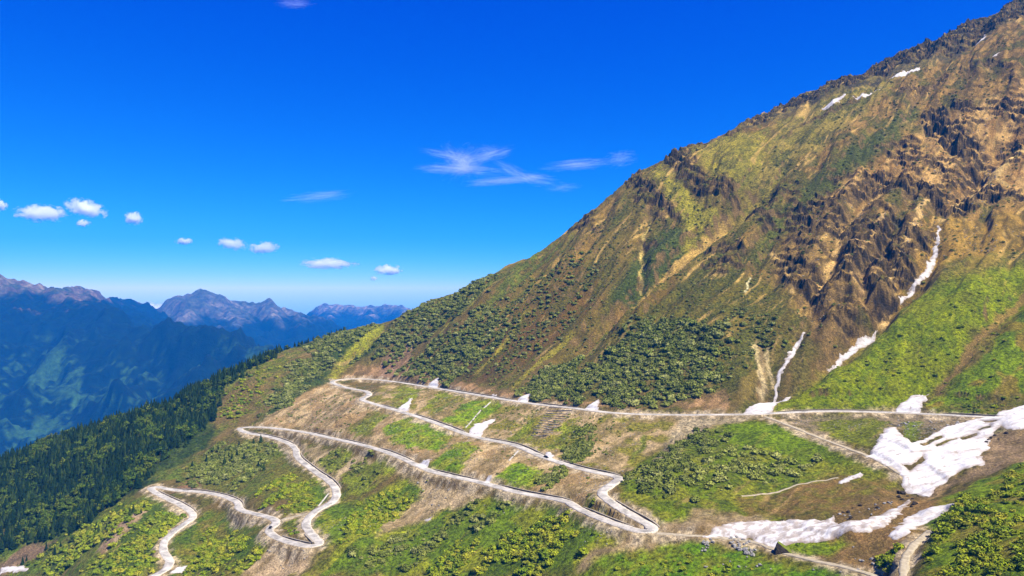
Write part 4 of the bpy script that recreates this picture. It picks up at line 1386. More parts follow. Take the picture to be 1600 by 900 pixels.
def broad_meshes(seed):
    r = np.random.default_rng(seed)
    vs, fs = [], []
    cl = [(r.normal() * .16, r.normal() * .16, r.uniform(.38, .85), r.uniform(.14, .22)) for _ in range(11)]
    for cx_, cy_, cz_, cr in cl:
        for _ in range(26):
            d = r.normal(size=3)
            d /= np.linalg.norm(d)
            c = np.array([cx_, cy_, cz_]) + d * cr * r.uniform(.7, 1.05)
            nn = d + r.normal(size=3) * .5
            nn /= np.linalg.norm(nn)
            a = np.cross(nn, r.normal(size=3))
            a /= np.linalg.norm(a)
            b = np.cross(nn, a)
            s = r.uniform(.03, .065)
            i = len(vs)
            vs += [tuple(c + a * p * s + b * q * s) for p, q in ((-1, -.7), (1, -.7), (1, .8), (-1, .8))]
            fs.append((i, i + 1, i + 2, i + 3))
    crown = make_mesh('crown', vs, fs, M_BROAD)
    a = np.arange(6) / 6 * 2 * math.pi
    tv = [(.03 * math.cos(t), .03 * math.sin(t), -.06) for t in a] + [(.012 * math.cos(t), .012 * math.sin(t), .6) for t in a]
    tf = [(k, (k + 1) % 6, 6 + (k + 1) % 6, 6 + k) for k in range(6)]
    return crown, make_mesh('trunk', tv, tf, M_TRUNK)


ROADMASK = DR < 2.2


def scatter(poly, spacing, thr, seed, pad_px=False):
    """jittered points in a ground outline, thinned by patch noise, off roads and snow"""
    A = area(poly)
    spacing = spacing * .86
    r = np.random.default_rng(seed)
    lo, hi = A.min(0), A.max(0)
    xs, ys = np.arange(lo[0], hi[0], spacing), np.arange(lo[1], hi[1], spacing)
    x, y = np.meshgrid(xs, ys)
    x = x.ravel() + r.uniform(-.5, .5, x.size) * spacing
    y = y.ravel() + r.uniform(-.5, .5, y.size) * spacing
    s = sdist(A, x + 5 * fbm(x / 15, y / 15, 2, seed), y + 5 * fbm(x / 15 + 4, y / 15, 2, seed))
    u_, v_ = x * .72 - y * .69, -x * .69 - y * .72
    q = .55 * fbm(x / 13, y / 13, 3, 700 + seed) + .85 * fbm(u_ / 13, v_ / 70, 2, 730 + seed)
    ok = (s > 0) & (q > thr + .25 * r.normal(size=x.size) + .75 * sstep(22, 0, s))
    x, y = x[ok], y[ok]
    ok = sample(DR, x, y) > 2.5
    for sp in snow_polys:
        lo2, hi2 = sp.min(0) - 2, sp.max(0) + 2
        near_ = (x > lo2[0]) & (x < hi2[0]) & (y > lo2[1]) & (y < hi2[1])
        if near_.any():
            b = np.zeros(x.shape, bool)
            b[near_] = sdist(sp, x[near_], y[near_]) > -1.5
            ok &= ~b
    ok &= sample(rk, x, y) < .6
    return np.c_[x[ok], y[ok]]


def in_sight(p, hgt):
    """which of these ground points can be seen from the camera"""
    x, y = p[:, 0], p[:, 1]
    z = H(x, y) + hgt
    u, v = 800 + F * x / y, 450 - F * z / y
    ok = (u > -5) & (u < 1605) & (v < 905) & (v > -5)
    t = np.linspace(.35, .985, 90)
    zs = H(x[:, None] * t, y[:, None] * t)
    return ok & ~((zs > z[:, None] * t).any(1))


def gn_instances(name, pts, z, scl, rot, proto, label, kind='stuff'):
    me = bpy.data.meshes.new(name)
    me.vertices.add(len(pts))
    me.vertices.foreach_set('co', np.c_[pts, z].astype(np.float32).ravel())
    a = me.attributes.new('scl', 'FLOAT_VECTOR', 'POINT')
    a.data.foreach_set('vector', scl.astype(np.float32).ravel())
    a = me.attributes.new('rot', 'FLOAT_VECTOR', 'POINT')
    a.data.foreach_set('vector', rot.astype(np.float32).ravel())
    o = obj(name, me)
    ng = bpy.data.node_groups.new(name, 'GeometryNodeTree')
    ng.interface.new_socket('Geometry', in_out='INPUT', socket_type='NodeSocketGeometry')
    ng.interface.new_socket('Geometry', in_out='OUTPUT', socket_type='NodeSocketGeometry')
    N = ng.nodes
    gi, go = N.new('NodeGroupInput'), N.new('NodeGroupOutput')
    m2p = N.new('GeometryNodeMeshToPoints')
    iop = N.new('GeometryNodeInstanceOnPoints')
    oi = N.new('GeometryNodeObjectInfo')
    oi.inputs['Object'].default_value = proto
    oi.inputs['As Instance'].default_value = True
    for nm, sock in (('scl', 'Scale'), ('rot', 'Rotation')):
        na = N.new('GeometryNodeInputNamedAttribute')
        na.data_type = 'FLOAT_VECTOR'
        na.inputs['Name'].default_value = nm
        ng.links.new(na.outputs['Attribute'], iop.inputs[sock])
    ng.links.new(gi.outputs[0], m2p.inputs[0])
    ng.links.new(m2p.outputs[0], iop.inputs['Points'])
    ng.links.new(oi.outputs['Geometry'], iop.inputs['Instance'])
    ng.links.new(iop.outputs[0], go.inputs[0])
    md = o.modifiers.new('instances', 'NODES')
    md.node_group = ng
    tag(o, label, 'vegetation', None, kind)
    return o


def plant_tree(name, meshes, p, h, label, cat, group, r):
    e = bpy.data.objects.new(name, None)
    COL.objects.link(e)
    e.location = (float(p[0]), float(p[1]), float(H(p[0], p[1])) - .15)
    e.rotation_euler = (0, 0, r.random() * 6.28)
    e.scale = (h * r.uniform(.85, 1.2),) * 2 + (h,)
    tag(e, label, cat, group)
    for nm, me in zip(('crown', 'trunk'), meshes):
        o = bpy.data.objects.new(nm, me)
        COL.objects.link(o)
        o.parent = e


FIRS = [fir_meshes(801 + k, 10 + k % 2, .19 + .035 * k) for k in range(4)]
BROADS = [broad_meshes(811 + k) for k in range(2)]
# forest on the spur
FOREST = [(-60, 738), (0, 710), (100, 671), (200, 640), (300, 602), (350, 586), (400, 566), (440, 549), (432, 562), (350, 605), (335, 655), (305, 690), (255, 728), (235, 752), (185, 785), (130, 830), (60, 852), (0, 870), (-60, 890)]
fp = scatter(FOREST, 4.0, -0.75, 21)
# single trees out on the meadow below the wood and along the crest
stray = np.vstack([scatter([(0, 870), (130, 820), (240, 760), (260, 790), (160, 860), (60, 900), (0, 900)], 11, 0.12, 22),
                   scatter([(330, 690), (420, 680), (440, 720), (400, 760), (330, 740), (270, 745)], 13, 0.1, 23)])
crest = ground_at(densify([(330, 592), (400, 564), (450, 543), (500, 522), (540, 511)], 3.5, False))
crest = crest + rng.uniform(-5, 5, crest.shape)
fir_pts = np.vstack([fp, stray, crest])
is_broad = fbm(fir_pts[:, 0] / 40, fir_pts[:, 1] / 40, 2, 705) + rng.normal(size=len(fir_pts)) * .35 > 0.38
fh = .82 * (7 + 9 * rng.random(len(fir_pts)) ** .8 + 2.5 * fbm(fir_pts[:, 0] / 25, fir_pts[:, 1] / 25, 2, 709)) * np.where(np.arange(len(fir_pts)) >= len(fp), .7, 1)
zone = np.repeat([0, 1, 2], [len(fp), len(stray), len(crest)])
r_ = np.random.default_rng(77)


def split_nearest(pts, hgt, n):
    vis = in_sight(pts, hgt * .7)
    d = np.hypot(pts[:, 0], pts[:, 1]) / np.maximum(hgt, .1)
    order = np.argsort(np.where(vis, d, 1e9))
    k = min(n, int(vis.sum()))
    return order[:k], order[k:]


protos = {}
for kind, sel, meshes, nm, cat, label, group, stuff, cnt in (
        ('fir', ~is_broad, FIRS, 'fir_tree', 'fir tree', 'dark green conical fir standing in the forest on the left spur', 'firs of the spur forest', 'distant firs massed on the left spur', 300),
        ('broad', is_broad, BROADS, 'broadleaf_tree', 'tree', 'lighter green round-crowned tree among the dark firs of the left spur', 'broadleaf trees among the firs', 'lighter leafy crowns massed among the firs', 150)):
    pts, hg, zn = fir_pts[sel], fh[sel] * (1 if kind == 'fir' else .72), zone[sel]
    own, rest = split_nearest(pts, hg, cnt)
    for k, i in enumerate(own):
        sort = 'fir' if kind == 'fir' else 'leafy tree'
        lb = (label, '%s standing apart on the grass and scrub between the forest and the lowest hairpins' % sort, 'small %s on the bare skyline of the left spur, right of the forest' % sort)[zn[i]]
        gr = (group, '%ss scattered below the forest' % sort, '%ss along the spur skyline' % sort)[zn[i]]
        plant_tree(nm, meshes[k % len(meshes)], pts[i], hg[i], lb, cat, gr, r_)
    if len(rest) == 0:
        continue
    for k, (crown, trunk) in enumerate(meshes):
        sub = rest[k::len(meshes)]
        if len(sub) == 0:
            continue
        pr = [o for o in COL.objects if o.data is crown][0]
        s = hg[sub]
        gn_instances('forest', pts[sub], H(pts[sub, 0], pts[sub, 1]) - .15, np.c_[s, s, s], np.c_[0 * s, 0 * s, r_.random(len(s)) * 6.28], pr, stuff)

# shrubs: outline, spacing, noise threshold, size range, look, label, group
SHRUBS = [
    ([(1620, 725), (1540, 760), (1480, 800), (1455, 850), (1430, 920), (1620, 920)], 2.20, -0.42, (0.80, 2.60), 'bright', 'yellow-green shrub on the slope in the lower right corner', 'shrubs in the lower right corner'),
    ([(1360, 905), (1372, 870), (1398, 850), (1412, 855), (1408, 880), (1400, 905)], 2.20, -0.84, (1.12, 2.70), 'bright', 'green bush in the clump left of the bottom track', 'bushes beside the bottom track'),
    ([(620, 905), (700, 850), (800, 820), (860, 800), (940, 835), (900, 870), (850, 905)], 2.50, -0.47, (1.25, 3.30), 'bright', 'yellow-green bush on the slope below the lower road at the bottom edge', 'bushes at the bottom edge'),
    ([(470, 905), (560, 850), (640, 830), (740, 780), (830, 785), (820, 815), (720, 845), (620, 905)], 3.00, -0.32, (1.0, 3.0), 'dark', 'dark green bush in the thicket below the lower road', 'dark thicket below the lower road'),
    ([(965, 752), (1040, 700), (1110, 658), (1150, 665), (1130, 700), (1100, 740), (1080, 780), (1040, 800), (990, 785)], 3.00, -0.28, (1.25, 3.60), 'dark', 'dark green bush on the left flank of the green knoll', 'bushes on the knoll flank'),
    ([(1100, 700), (1180, 690), (1280, 710), (1290, 740), (1180, 770), (1090, 790), (1060, 760)], 3.60, -0.04, (1.25, 3.45), 'flower', 'grey-green bush with pale blossom on top of the green knoll', 'flowering bushes on the knoll'),
    ([(1110, 735), (1150, 715), (1230, 725), (1275, 715), (1290, 735), (1230, 755), (1150, 750)], 3.20, -0.18, (1.38, 3.30), 'flower', 'pale grey-green bush in the row on the right of the knoll', 'bush row on the knoll'),
    ([(878, 718), (890, 690), (915, 665), (935, 672), (930, 700), (910, 718), (890, 724)], 2.40, -0.94, (1.50, 3.30), 'dark', 'dark bush in the lone clump on the bare slope above the middle road', 'lone clump of dark bushes'),
    ([(840, 762), (850, 745), (870, 730), (885, 735), (870, 755), (850, 768)], 2.40, -0.94, (1.25, 2.70), 'dark', 'dark bush in the small clump between the middle and lower roads', 'small clump between roads'),
    ([(905, 792), (938, 765), (945, 785), (985, 815), (970, 815)], 2.80, -0.64, (1.00, 2.40), 'bright', 'green bush in the wedge between the ramp and the lower road', 'bushes in the road wedge'),
    ([(950, 640), (900, 600), (960, 545), (1010, 508), (1080, 520), (1140, 520), (1140, 600), (1090, 622), (1010, 638)], 3.20, -0.62, (1.50, 4.20), 'dark', None, None),
    ([(805, 622), (840, 580), (870, 560), (905, 560), (935, 590), (905, 636), (850, 630)], 3.00, -0.64, (1.50, 4.05), 'dark', None, None),
    ([(610, 585), (680, 540), (760, 480), (800, 490), (790, 540), (730, 590), (690, 605), (640, 592)], 3.40, -0.56, (1.50, 3.90), 'dark', None, None),
    ([(520, 575), (600, 520), (690, 465), (780, 422), (800, 425), (740, 490), (660, 545), (610, 585), (580, 560)], 3.60, -0.46, (1.50, 4.05), 'dark', None, None),
    ([(400, 655), (430, 600), (460, 560), (520, 515), (600, 498), (590, 515), (540, 550), (500, 590), (450, 640)], 3.60, -0.69, (1.50, 4.20), 'dark', None, None),
    ([(330, 650), (360, 600), (430, 560), (450, 560), (410, 640), (380, 660)], 4.20, -0.29, (1.25, 3.30), 'bright', None, None),
    ([(270, 750), (350, 690), (440, 690), (430, 710), (400, 745), (370, 770), (320, 762)], 3.20, -0.54, (1.50, 3.90), 'dark', None, None),
    ([(100, 905), (180, 850), (235, 790), (290, 810), (255, 850), (240, 905)], 3.20, -0.44, (1.12, 3.30), 'bright', None, None),
    ([(0, 905), (60, 870), (160, 800), (240, 765), (250, 780), (180, 840), (90, 905)], 3.60, -0.39, (1.25, 3.60), 'bright', None, None),
    ([(280, 905), (300, 850), (330, 820), (400, 840), (420, 860), (370, 905)], 3.00, -0.54, (1.12, 3.00), 'bright', None, None),
    ([(400, 770), (440, 730), (500, 760), (510, 790), (450, 805), (400, 790)], 3.20, -0.44, (1.12, 3.00), 'bright', None, None),
    ([(510, 850), (560, 790), (640, 750), (670, 755), (640, 800), (560, 850)], 3.00, -0.44, (1.12, 2.85), 'bright', None, None),
    ([(430, 835), (480, 808), (476, 830), (484, 842), (450, 844)], 3.00, -0.44, (0.88, 2.25), 'bright', None, None),
    ([(500, 710), (550, 700), (620, 735), (560, 770), (520, 745)], 3.20, -0.29, (1.00, 2.70), 'dark', None, None),
    ([(1090, 640), (1180, 600), (1250, 560), (1290, 540), (1200, 500), (1120, 500)], 5.00, -0.09, (1.25, 3.00), 'dark', None, None),
    ([(760, 470), (900, 400), (960, 420), (900, 520), (800, 590), (740, 590)], 4.60, -0.16, (1.12, 3.00), 'dark', None, None),
    ([(1000, 905), (900, 905), (950, 870), (1040, 855), (1090, 870), (1200, 890), (1200, 905)], 3.40, -0.34, (0.75, 1.95), 'bright', 'low green bush in the bottom grass left of the big boulder', 'low bushes in the bottom grass'),
    ([(1210, 850), (1300, 846), (1330, 850), (1300, 868), (1230, 868)], 3.20, -0.34, (0.62, 1.65), 'bright', 'low green tuft bush right of the big boulder', 'low bushes by the big boulder'),
    ([(1230, 635), (1300, 575), (1400, 520), (1500, 470), (1600, 440), (1600, 630), (1500, 640)], 7.50, -0.04, (0.62, 1.80), 'bright', None, None),
    ([(1540, 655), (1450, 640), (1520, 620), (1610, 600), (1610, 640)], 4.00, -0.24, (0.75, 2.10), 'bright', None, None),
    ([(620, 590), (800, 470), (900, 380), (1000, 300), (1150, 260), (1250, 330), (1230, 480), (1180, 640), (960, 636), (800, 620)], 5.00, -0.12, (.5, 1.7), 'dark', None, None),
    ([(1150, 260), (1400, 130), (1600, 60), (1620, 420), (1480, 430), (1300, 560), (1200, 600), (1230, 400)], 6.50, -0.07, (.5, 1.7), 'dark', None, None),
    ([(520, 600), (740, 685), (960, 745), (930, 790), (640, 722), (400, 665)], 4.50, -0.10, (.4, 1.3), 'dark', None, None),
    ([(605, 600), (740, 618), (1050, 650), (970, 742), (740, 680)], 4.50, -0.10, (.4, 1.3), 'dark', None, None),
]
SH = {'bright': [shrub_mesh('shrub', 901 + k, M_SHRUB, 230, .62) for k in range(3)],
      'dark': [shrub_mesh('shrub', 911 + k, M_RHODO, 230, .66) for k in range(3)],
      'flower': [shrub_mesh('shrub', 921 + k, M_RHODO, 230, .68, M_FLOWER) for k in range(2)]}
allp = []
for k, (poly, sp, thr, (s0, s1), look, label, group) in enumerate(SHRUBS):
    q = scatter(poly, sp, thr, 30 + k)
    s = s0 * .55 + (s1 - s0 * .55) * rng.random(len(q)) ** 2.1
    allp.append((q, s, k))
PTS = np.vstack([a[0] for a in allp])
SIZ = np.concatenate([a[1] for a in allp])
KID = np.concatenate([np.full(len(a[0]), a[2]) for a in allp])
vis = in_sight(PTS, SIZ * .5)
ang = SIZ / np.hypot(PTS[:, 0], PTS[:, 1])
labelled = np.array([SHRUBS[k][5] is not None for k in KID])
order = np.argsort(np.where(vis & labelled, -ang, 1))
own = order[:300]
for i in own:
    poly, sp, thr, sz, look, label, group = SHRUBS[KID[i]]
    s = SIZ[i]
    o = obj('shrub', SH[look][i % len(SH[look])], loc=(PTS[i, 0], PTS[i, 1], float(H(*PTS[i])) + .02), rotz=rng.random() * 6.28, scale=(s, s, s * rng.uniform(.85, 1.15)))
    tag(o, label, 'shrub', group)
mask = np.ones(len(PTS), bool)
mask[own] = False
for look, meshes in SH.items():
    idx = np.array([i for i in np.nonzero(mask)[0] if SHRUBS[KID[i]][4] == look])
    for k, me in enumerate(meshes):
        sub = idx[k::len(meshes)]
        pr = [o for o in COL.objects if o.data is me]
        if len(sub) == 0 or not pr:
            continue
        s = SIZ[sub]
        gn_instances('undergrowth', PTS[sub], H(PTS[sub, 0], PTS[sub, 1]), np.c_[s, s, s * .95], np.c_[0 * s, 0 * s, rng.random(len(s)) * 6.28], pr[0],
                     {'bright': 'yellow-green scrub spread over the slopes', 'dark': 'dark green scrub thickets on the mountain flanks', 'flower': 'pale flowering scrub on the knoll'}[look])
pr = [o for o in COL.objects if o.data is ROCKS[1]][0]
for label, poly, sp, thr, big in (
        ('pale stones strewn over the cut slopes between the roads', [(512, 598), (600, 600), (900, 640), (1060, 655), (975, 745), (935, 790), (760, 752), (640, 718), (400, 664)], 3.2, .1, .75),
        ('scree stones on the right mountain face', [(1240, 330), (1400, 240), (1600, 140), (1620, 420), (1460, 420), (1340, 540), (1250, 520)], 4.2, .12, 1.2),
        ('gravel stones along the snow gully', [(1215, 650), (1500, 655), (1470, 690), (1370, 700), (1300, 690)], 2.2, .0, .6),
        ('stones on the banks below the lower road', [(640, 735), (900, 790), (1030, 838), (1190, 850), (1150, 870), (900, 880), (700, 800), (500, 860), (430, 860), (450, 842)], 2.8, .15, .6)):
    q = scatter(poly, sp, thr, 60 + len(label))
    s_ = .2 + (big - .2) * rng.random(len(q)) ** 3
    gn_instances('rubble', q, H(q[:, 0], q[:, 1]) + .1 * s_, np.c_[s_, s_, s_ * .8], rng.random((len(q), 3)) * [.6, .6, 6.28], pr, label)
print('SHRUBS', len(PTS), 'FIRS', len(fir_pts), 'VERTS', NX * NY)


# ------------------------------------------------------------------ far mountains
def nearer(ridges, k):
    return [([(a, b, c * k) for a, b, c in p], q) for p, q in ridges]


def ridge_mountain(name, ridges, x0, x1, y0, y1, step, slope, amp, wl, seed, colors, treeline, floor_=-940, spots=()):
    xs, ys = np.arange(x0, x1, step), np.arange(y0, y1, step)
    x, y = np.meshgrid(xs, ys)
    wx = x + wl * .25 * fbm(x / wl, y / wl, 3, seed + 50)
    wy = y + wl * .25 * fbm(x / wl + 31, y / wl, 3, seed + 55)
    z = np.full(x.shape, -1e5)
    for pts, sl in ridges:
        p3 = np.array([at(*p) for p in pts])
        for a, b in zip(p3[:-1], p3[1:]):
            e = b[:2] - a[:2]
            t = np.clip(((wx - a[0]) * e[0] + (wy - a[1]) * e[1]) / (e @ e), 0, 1)
            dd = np.hypot(wx - a[0] - t * e[0], wy - a[1] - t * e[1])
            d0 = np.hypot(x - a[0] - t * e[0], y - a[1] - t * e[1])
            dd = np.where(d0 < wl * .3, d0 + (dd - d0) * sstep(0, 1, d0 / (wl * .3)), dd)
            z = np.maximum(z, a[2] + t * (b[2] - a[2]) - (sl or slope) * dd * (1 - .18 * sstep(0, 1400, dd)))
    top = max(at(*p)[2] for pts, _ in ridges for p in pts)
    dep = np.clip((top - z) / 500, 0, 1)
    z += amp * (.12 + .88 * dep) * (ridged(wx / wl, wy / wl, 5, seed, .5) - .25) + amp * .12 * fbm(x / (wl * .12), y / (wl * .12), 3, seed + 9)
    z = np.maximum(z, floor_ + 25 * fbm(x / 300, y / 300, 3, seed + 3))
    gy_, gx_ = np.gradient(z, step)
    sl_ = np.hypot(gx_, gy_)
    a1 = np.clip(.5 + .6 * fbm(x / 260, y / 260, 4, seed + 20, .6), 0, 1)
    a2 = np.clip(.5 + .6 * fbm(x / 60, y / 60, 4, seed + 24, .6), 0, 1)
    for sx, sy, sr in spots:
        a1 = a1 + .17 * np.exp(-((x - sx) ** 2 + (y - sy) ** 2) / sr ** 2)
    rock, grass, wood, mead, scree = [alb(c) for c in colors]
    c = mix3(rock, scree, sstep(.4, .75, a2))
    c = mix3(c, grass, sstep(.35, .6, a1) * .8 * (1 - sstep(.9, 1.2, sl_)))
    tl_ = treeline + 130 * (a1 - .5) + 60 * (a2 - .5)
    c = mix3(c, mix3(wood, wood * 1.5, a2), 1 - sstep(-25, 60, z - tl_))
    a3 = np.clip(.5 + .7 * fbm(x / 24, y / 24, 3, seed + 28, .7), 0, 1)
    c = c * (.55 + .9 * a3)[..., None]
    c = mix3(c, np.broadcast_to(mead, c.shape), sstep(.60, .74, a1 * .5 + a2 * .25 + a3 * .25) * (1 - sstep(-420, -200, z - tl_)) * .8)
    ch = ridged(wx / (wl * .4), wy / (wl * .4), 2, seed + 60)
    c = mix3(c, np.broadcast_to(scree, c.shape), sstep(-.5, -.7, ch) * sstep(.52, .66, a2 * .5 + a3 * .5) * .9)
    o = obj(name, grid_mesh(name, x, y, z, M_FAR, c))
    tag(o, kind='structure')
    return o


M_FAR = ground_material('far_ground', 0.03, 0.008, 10.0, .55, 1.4)
# the wooded mountain across the valley
ridge_mountain('mountain', nearer([
    ([(-260, 450, 3900), (-120, 420, 3950), (-40, 440, 4000), (0, 434, 4050), (20, 438, 4100), (60, 446, 4150), (90, 446, 4200), (130, 450, 4600), (170, 462, 5000), (215, 480, 5400), (245, 502, 5800)], None),
    ([(80, 447, 4100), (115, 470, 3900), (150, 487, 3750), (200, 502, 3600), (260, 514, 3450), (310, 526, 3350), (360, 540, 3250), (415, 556, 3150), (480, 590, 3050)], None),
    ([(150, 487, 3750), (110, 540, 3450), (60, 600, 3150), (10, 690, 2800)], .75),
    ([(260, 514, 3450), (230, 570, 3150), (190, 620, 2900), (160, 680, 2700)], .75),
    ([(0, 434, 4050), (-60, 520, 3600), (-120, 600, 3100)], .7),
    ([(40, 455, 4000), (0, 540, 3500), (-40, 640, 3000)], .75),
    ([(360, 540, 3250), (330, 590, 3000), (300, 650, 2800)], .8),
], 1.35), -6400, -400, 2500, 8300, 16, .72, 215, 640, 900,
    [(104, 84, 66), (60, 74, 42), (8, 24, 14), (58, 92, 36), (118, 106, 88)], -95, -1240, [(-2750, 4100, 420), (-2450, 4050, 300)])
# the peaks beyond
ridge_mountain('mountain', nearer([
    ([(150, 520, 7400), (200, 500, 7500), (240, 494, 7700), (270, 475, 7900), (295, 459, 8000), (313, 452, 8000), (330, 460, 8000), (350, 470, 8100), (385, 473, 8200), (405, 473, 8200), (421, 466, 8200), (440, 479, 8200), (470, 492, 8200), (515, 510, 8000), (580, 545, 7800)], None),
    ([(313, 452, 8000), (300, 490, 7400), (270, 530, 6800)], .7),
    ([(350, 470, 8100), (370, 505, 7300), (330, 535, 6700), (300, 560, 6300)], .75),
    ([(421, 466, 8200), (430, 505, 7400), (400, 545, 6700)], .75),
    ([(470, 492, 8200), (480, 505, 7500), (450, 540, 6900), (420, 570, 6500)], .75),
], .98), -5500, 250, 5850, 9400, 24, .74, 170, 560, 940,
    [(74, 80, 80), (68, 76, 58), (10, 26, 17), (80, 112, 60), (124, 114, 100)], -330, -1240)
ridge_mountain('mountain', nearer([
    ([(430, 515, 11600), (475, 497, 11500), (490, 486, 11500), (508, 474, 11500), (530, 475, 11500), (560, 479, 11500), (580, 478, 11500), (600, 477, 11500), (625, 478, 11500), (640, 484, 11500), (700, 495, 11500)], None),
    ([(508, 474, 11500), (520, 500, 10600), (500, 530, 9900)], .75),
    ([(580, 478, 11500), (570, 505, 10500)], .75),
    ([(625, 478, 11500), (640, 505, 10500)], .75),
], .96), -4200, 1100, 9000, 11600, 32, .8, 190, 480, 980,
    [(84, 88, 86), (76, 82, 66), (16, 34, 24), (80, 112, 60), (150, 132, 112)], -400, -1240)
xs, ys = np.meshgrid(np.linspace(-8800, 5000, 60), np.linspace(-1400, 11800, 60))
cc = np.broadcast_to(alb((50, 76, 36)), xs.shape + (3,)).copy()
tag(obj('valley_ground', grid_mesh('valley_ground', xs, ys, -1290 + 20 * fbm(xs / 2500, ys / 2500, 2, 77), M_FAR, cc)), kind='structure')

# ------------------------------------------------------------------ air
hz, fz = [], []
x0, x1, y0, y1, z0, z1 = -9000, 5200, -1500, 12000, -1320, 830
hz = [(x0, y0, z0), (x1, y0, z0), (x1, y1, z0), (x0, y1, z0), (x0, y0, z1), (x1, y0, z1), (x1, y1, z1), (x0, y1, z1)]
fz = [(3, 2, 1, 0), (4, 5, 6, 7), (0, 1, 5, 4), (1, 2, 6, 5), (2, 3, 7, 6), (3, 0, 4, 7)]
mh = bpy.data.materials.new('valley_air')
mh.use_nodes = True
hn = mh.node_tree
hn.nodes.remove(hn.nodes['Principled BSDF'])
pv = hn.nodes.new('ShaderNodeVolumePrincipled')
pv.inputs['Color'].default_value = (0.0, 0.30, 1.0, 1)
pv.inputs['Density'].default_value = 0.00006
pv.inputs['Anisotropy'].default_value = 0.0
hn.links.new(pv.outputs[0], hn.nodes['Material Output'].inputs['Volume'])
tag(obj('haze', make_mesh('haze', hz, fz, mh)), kind='stuff')


# ------------------------------------------------------------------ clouds
def cloud_material(name, dens, scale, stretch, gain, thr, soft, flat_):
    m = bpy.data.materials.new(name)
    m.use_nodes = True
    nt = m.node_tree
    nt.nodes.remove(nt.nodes['Principled BSDF'])
    N, L = nt.nodes, nt.links
    tc = N.new('ShaderNodeTexCoord')
    oi = N.new('ShaderNodeObjectInfo')
    ln = N.new('ShaderNodeVectorMath')
    ln.operation = 'LENGTH'
    mp0 = N.new('ShaderNodeMapping')
    L.new(tc.outputs['Object'], mp0.inputs['Vector'])
    L.new(mp0.outputs[0], ln.inputs[0])
    mp = N.new('ShaderNodeMapping')
    mp.inputs['Scale'].default_value = stretch
    L.new(tc.outputs['Object'], mp.inputs['Vector'])
    ad = N.new('ShaderNodeVectorMath')
    ad.operation = 'ADD'
    cmb = N.new('ShaderNodeMath')
    cmb.operation = 'MULTIPLY'
    cmb.inputs[1].default_value = 37.0
    L.new(oi.outputs['Random'], cmb.inputs[0])
    L.new(mp.outputs[0], ad.inputs[0])
    L.new(cmb.outputs[0], ad.inputs[1])
    n = N.new('ShaderNodeTexNoise')
    n.inputs['Scale'].default_value = scale
    n.inputs['Detail'].default_value = 5
    n.inputs['Roughness'].default_value = .62
    n.inputs['Distortion'].default_value = .3 if flat_ else .9
    L.new(ad.outputs[0], n.inputs['Vector'])
    # density = clamp((noise*k + (1 - r) - thr) / soft) * dens
    a = N.new('ShaderNodeMath')
    a.operation = 'MULTIPLY'
    a.inputs[1].default_value = gain
    L.new(n.outputs['Fac'], a.inputs[0])
    b = N.new('ShaderNodeMath')
    b.operation = 'SUBTRACT'
    L.new(a.outputs[0], b.inputs[0])
    L.new(ln.outputs['Value'], b.inputs[1])
    mr = N.new('ShaderNodeMapRange')
    mr.inputs['From Min'].default_value = thr
    mr.inputs['From Max'].default_value = thr + soft
    mr.inputs['To Max'].default_value = dens
    L.new(b.outputs[0], mr.inputs['Value'])
    pv = N.new('ShaderNodeVolumePrincipled')
    pv.inputs['Color'].default_value = (1, 1, 1, 1)
    pv.inputs['Anisotropy'].default_value = .35
    L.new(mr.outputs[0], pv.inputs['Density'])
    L.new(pv.outputs[0], N['Material Output'].inputs['Volume'])
    return m


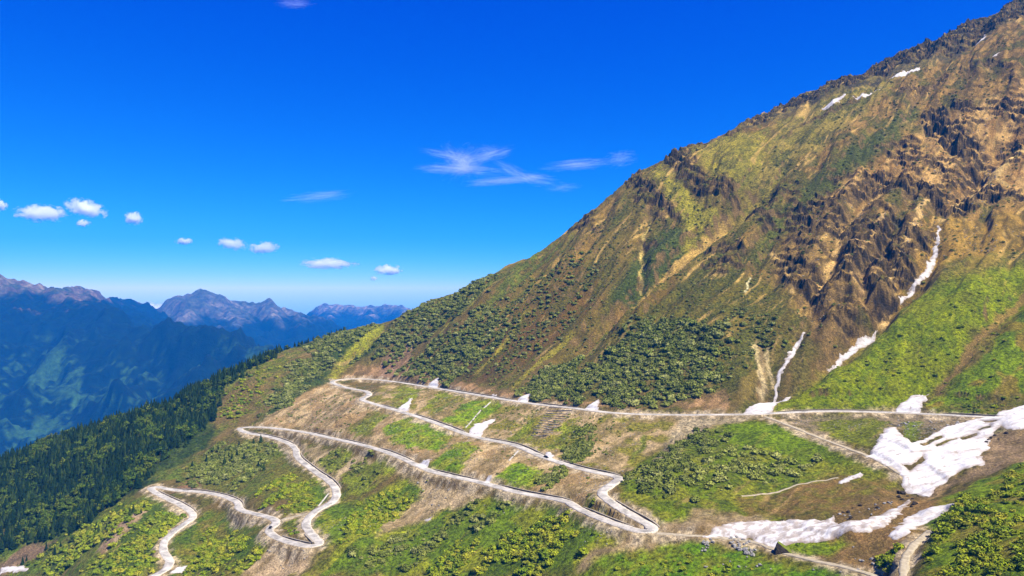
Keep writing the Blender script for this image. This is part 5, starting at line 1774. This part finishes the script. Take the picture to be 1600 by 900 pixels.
M_CUM = cloud_material('cumulus', .028, 1.9, (1.7, 1.7, 1.0), 2.8, .72, .35, True)
M_PUFF = cloud_material('small_cumulus', .06, 1.6, (1.7, 1.7, 1.0), 2.6, .62, .35, True)
M_CIR = cloud_material('cirrus', .0026, 2.6, (0.8, 1.0, 1.7), 3.4, 1.05, 1.1, False)
iv, if_ = ico(3)
sphere = make_mesh('cloud', iv, if_, M_CUM, True)
puff = make_mesh('cloud', iv, if_, M_PUFF, True)
wisp = make_mesh('cloud', iv, if_, M_CIR, True)
CLOUDS = [  # column, row, width, height in photo pixels, tilt, kind, label
    (64, 333, 84, 28, 2, 0, 'largest puffy white cloud above the left mountain'),
    (134, 325, 66, 28, 14, 0, 'puffy white cloud just right of the largest one on the left'),
    (130, 349, 24, 12, 0, 0, 'tiny white puff beneath two larger clouds on the left'),
    (209, 341, 32, 22, 0, 0, 'small round white cloud, alone on the left'),
    (0, 321, 24, 20, 0, 0, 'white cloud cut by the left edge of the photo'),
    (287, 377, 28, 12, 0, 0, 'small flat white cloud between the single round cloud and the wide one'),
    (362, 381, 52, 20, 8, 0, 'left half of the broken white cloud over the pointed peak'),
    (412, 387, 52, 19, -4, 0, 'right half of the broken white cloud over the pointed peak'),
    (512, 412, 92, 18, 0, 0, 'wide flat-based white cloud above the farthest range'),
    (607, 422, 46, 18, 0, 0, 'white cloud nearest to the mountain slope'),
    (584, 435, 13, 9, 0, 0, 'tiny puff below the cloud nearest to the slope'),
    (240, 481, 50, 20, 0, 0, 'low cloud bank peeping out behind the distant ridge'),
    (498, 307, 92, 15, -6, 1, 'thin streaky cloud alone in mid sky'),
    (902, 257, 96, 15, -5, 1, 'long thin wisp left of the ridge crags'),
    (970, 248, 44, 24, -8, 1, 'small wisp nearest to the ridge crags'),
    (880, 293, 50, 12, -4, 1, 'faintest short wisp below the long thin one'),
    (460, 5, 50, 14, 0, 1, 'small wisp at the top edge of the photo'),
]
for px, py, cw, ch, tilt, kind, label in CLOUDS:
    d = 14500 if cw > 30 else 17500
    p = at(px, py, d)
    k = 1.12 if kind == 0 else 1.4
    o = obj('cloud', wisp if kind else (puff if cw < 50 else sphere), loc=p, scale=(cw / F * d / 2 * k, cw / F * d / 2 * .6, ch / F * d / 2 * k))
    o.rotation_euler = (0, R(tilt), 0)
    tag(o, label, 'cloud', 'wispy clouds' if kind else 'fair weather clouds')

for label, c0, strands in [
        ('large ragged wispy cloud in the middle of the sky', (725, 252), [(700, 243, 80, 9, 12), (690, 264, 84, 10, 2), (724, 256, 64, 30, -38), (718, 252, 60, 26, 46), (762, 243, 74, 15, -16), (764, 235, 34, 14, 4), (788, 240, 22, 8, -30), (730, 264, 110, 12, 4)]),
        ('wispy cloud tail below the large ragged wisp', (810, 277), [(802, 268, 64, 12, 26), (832, 279, 74, 13, 6), (785, 282, 110, 9, -4), (748, 287, 44, 7, -6)])]:
    e = bpy.data.objects.new('cloud', None)
    COL.objects.link(e)
    d = 14500
    e.location = [float(q) for q in at(*c0, d)]
    tag(e, label, 'cloud', 'wispy clouds')
    for px, py, cw, ch, tilt in strands:
        o = obj('wisp', wisp, e, loc=at(px, py, d) - at(*c0, d), scale=(cw / F * d / 2 * 1.35, cw / F * d / 2 * .6, ch / F * d / 2 * 1.9))
        o.rotation_euler = (0, R(tilt), 0)
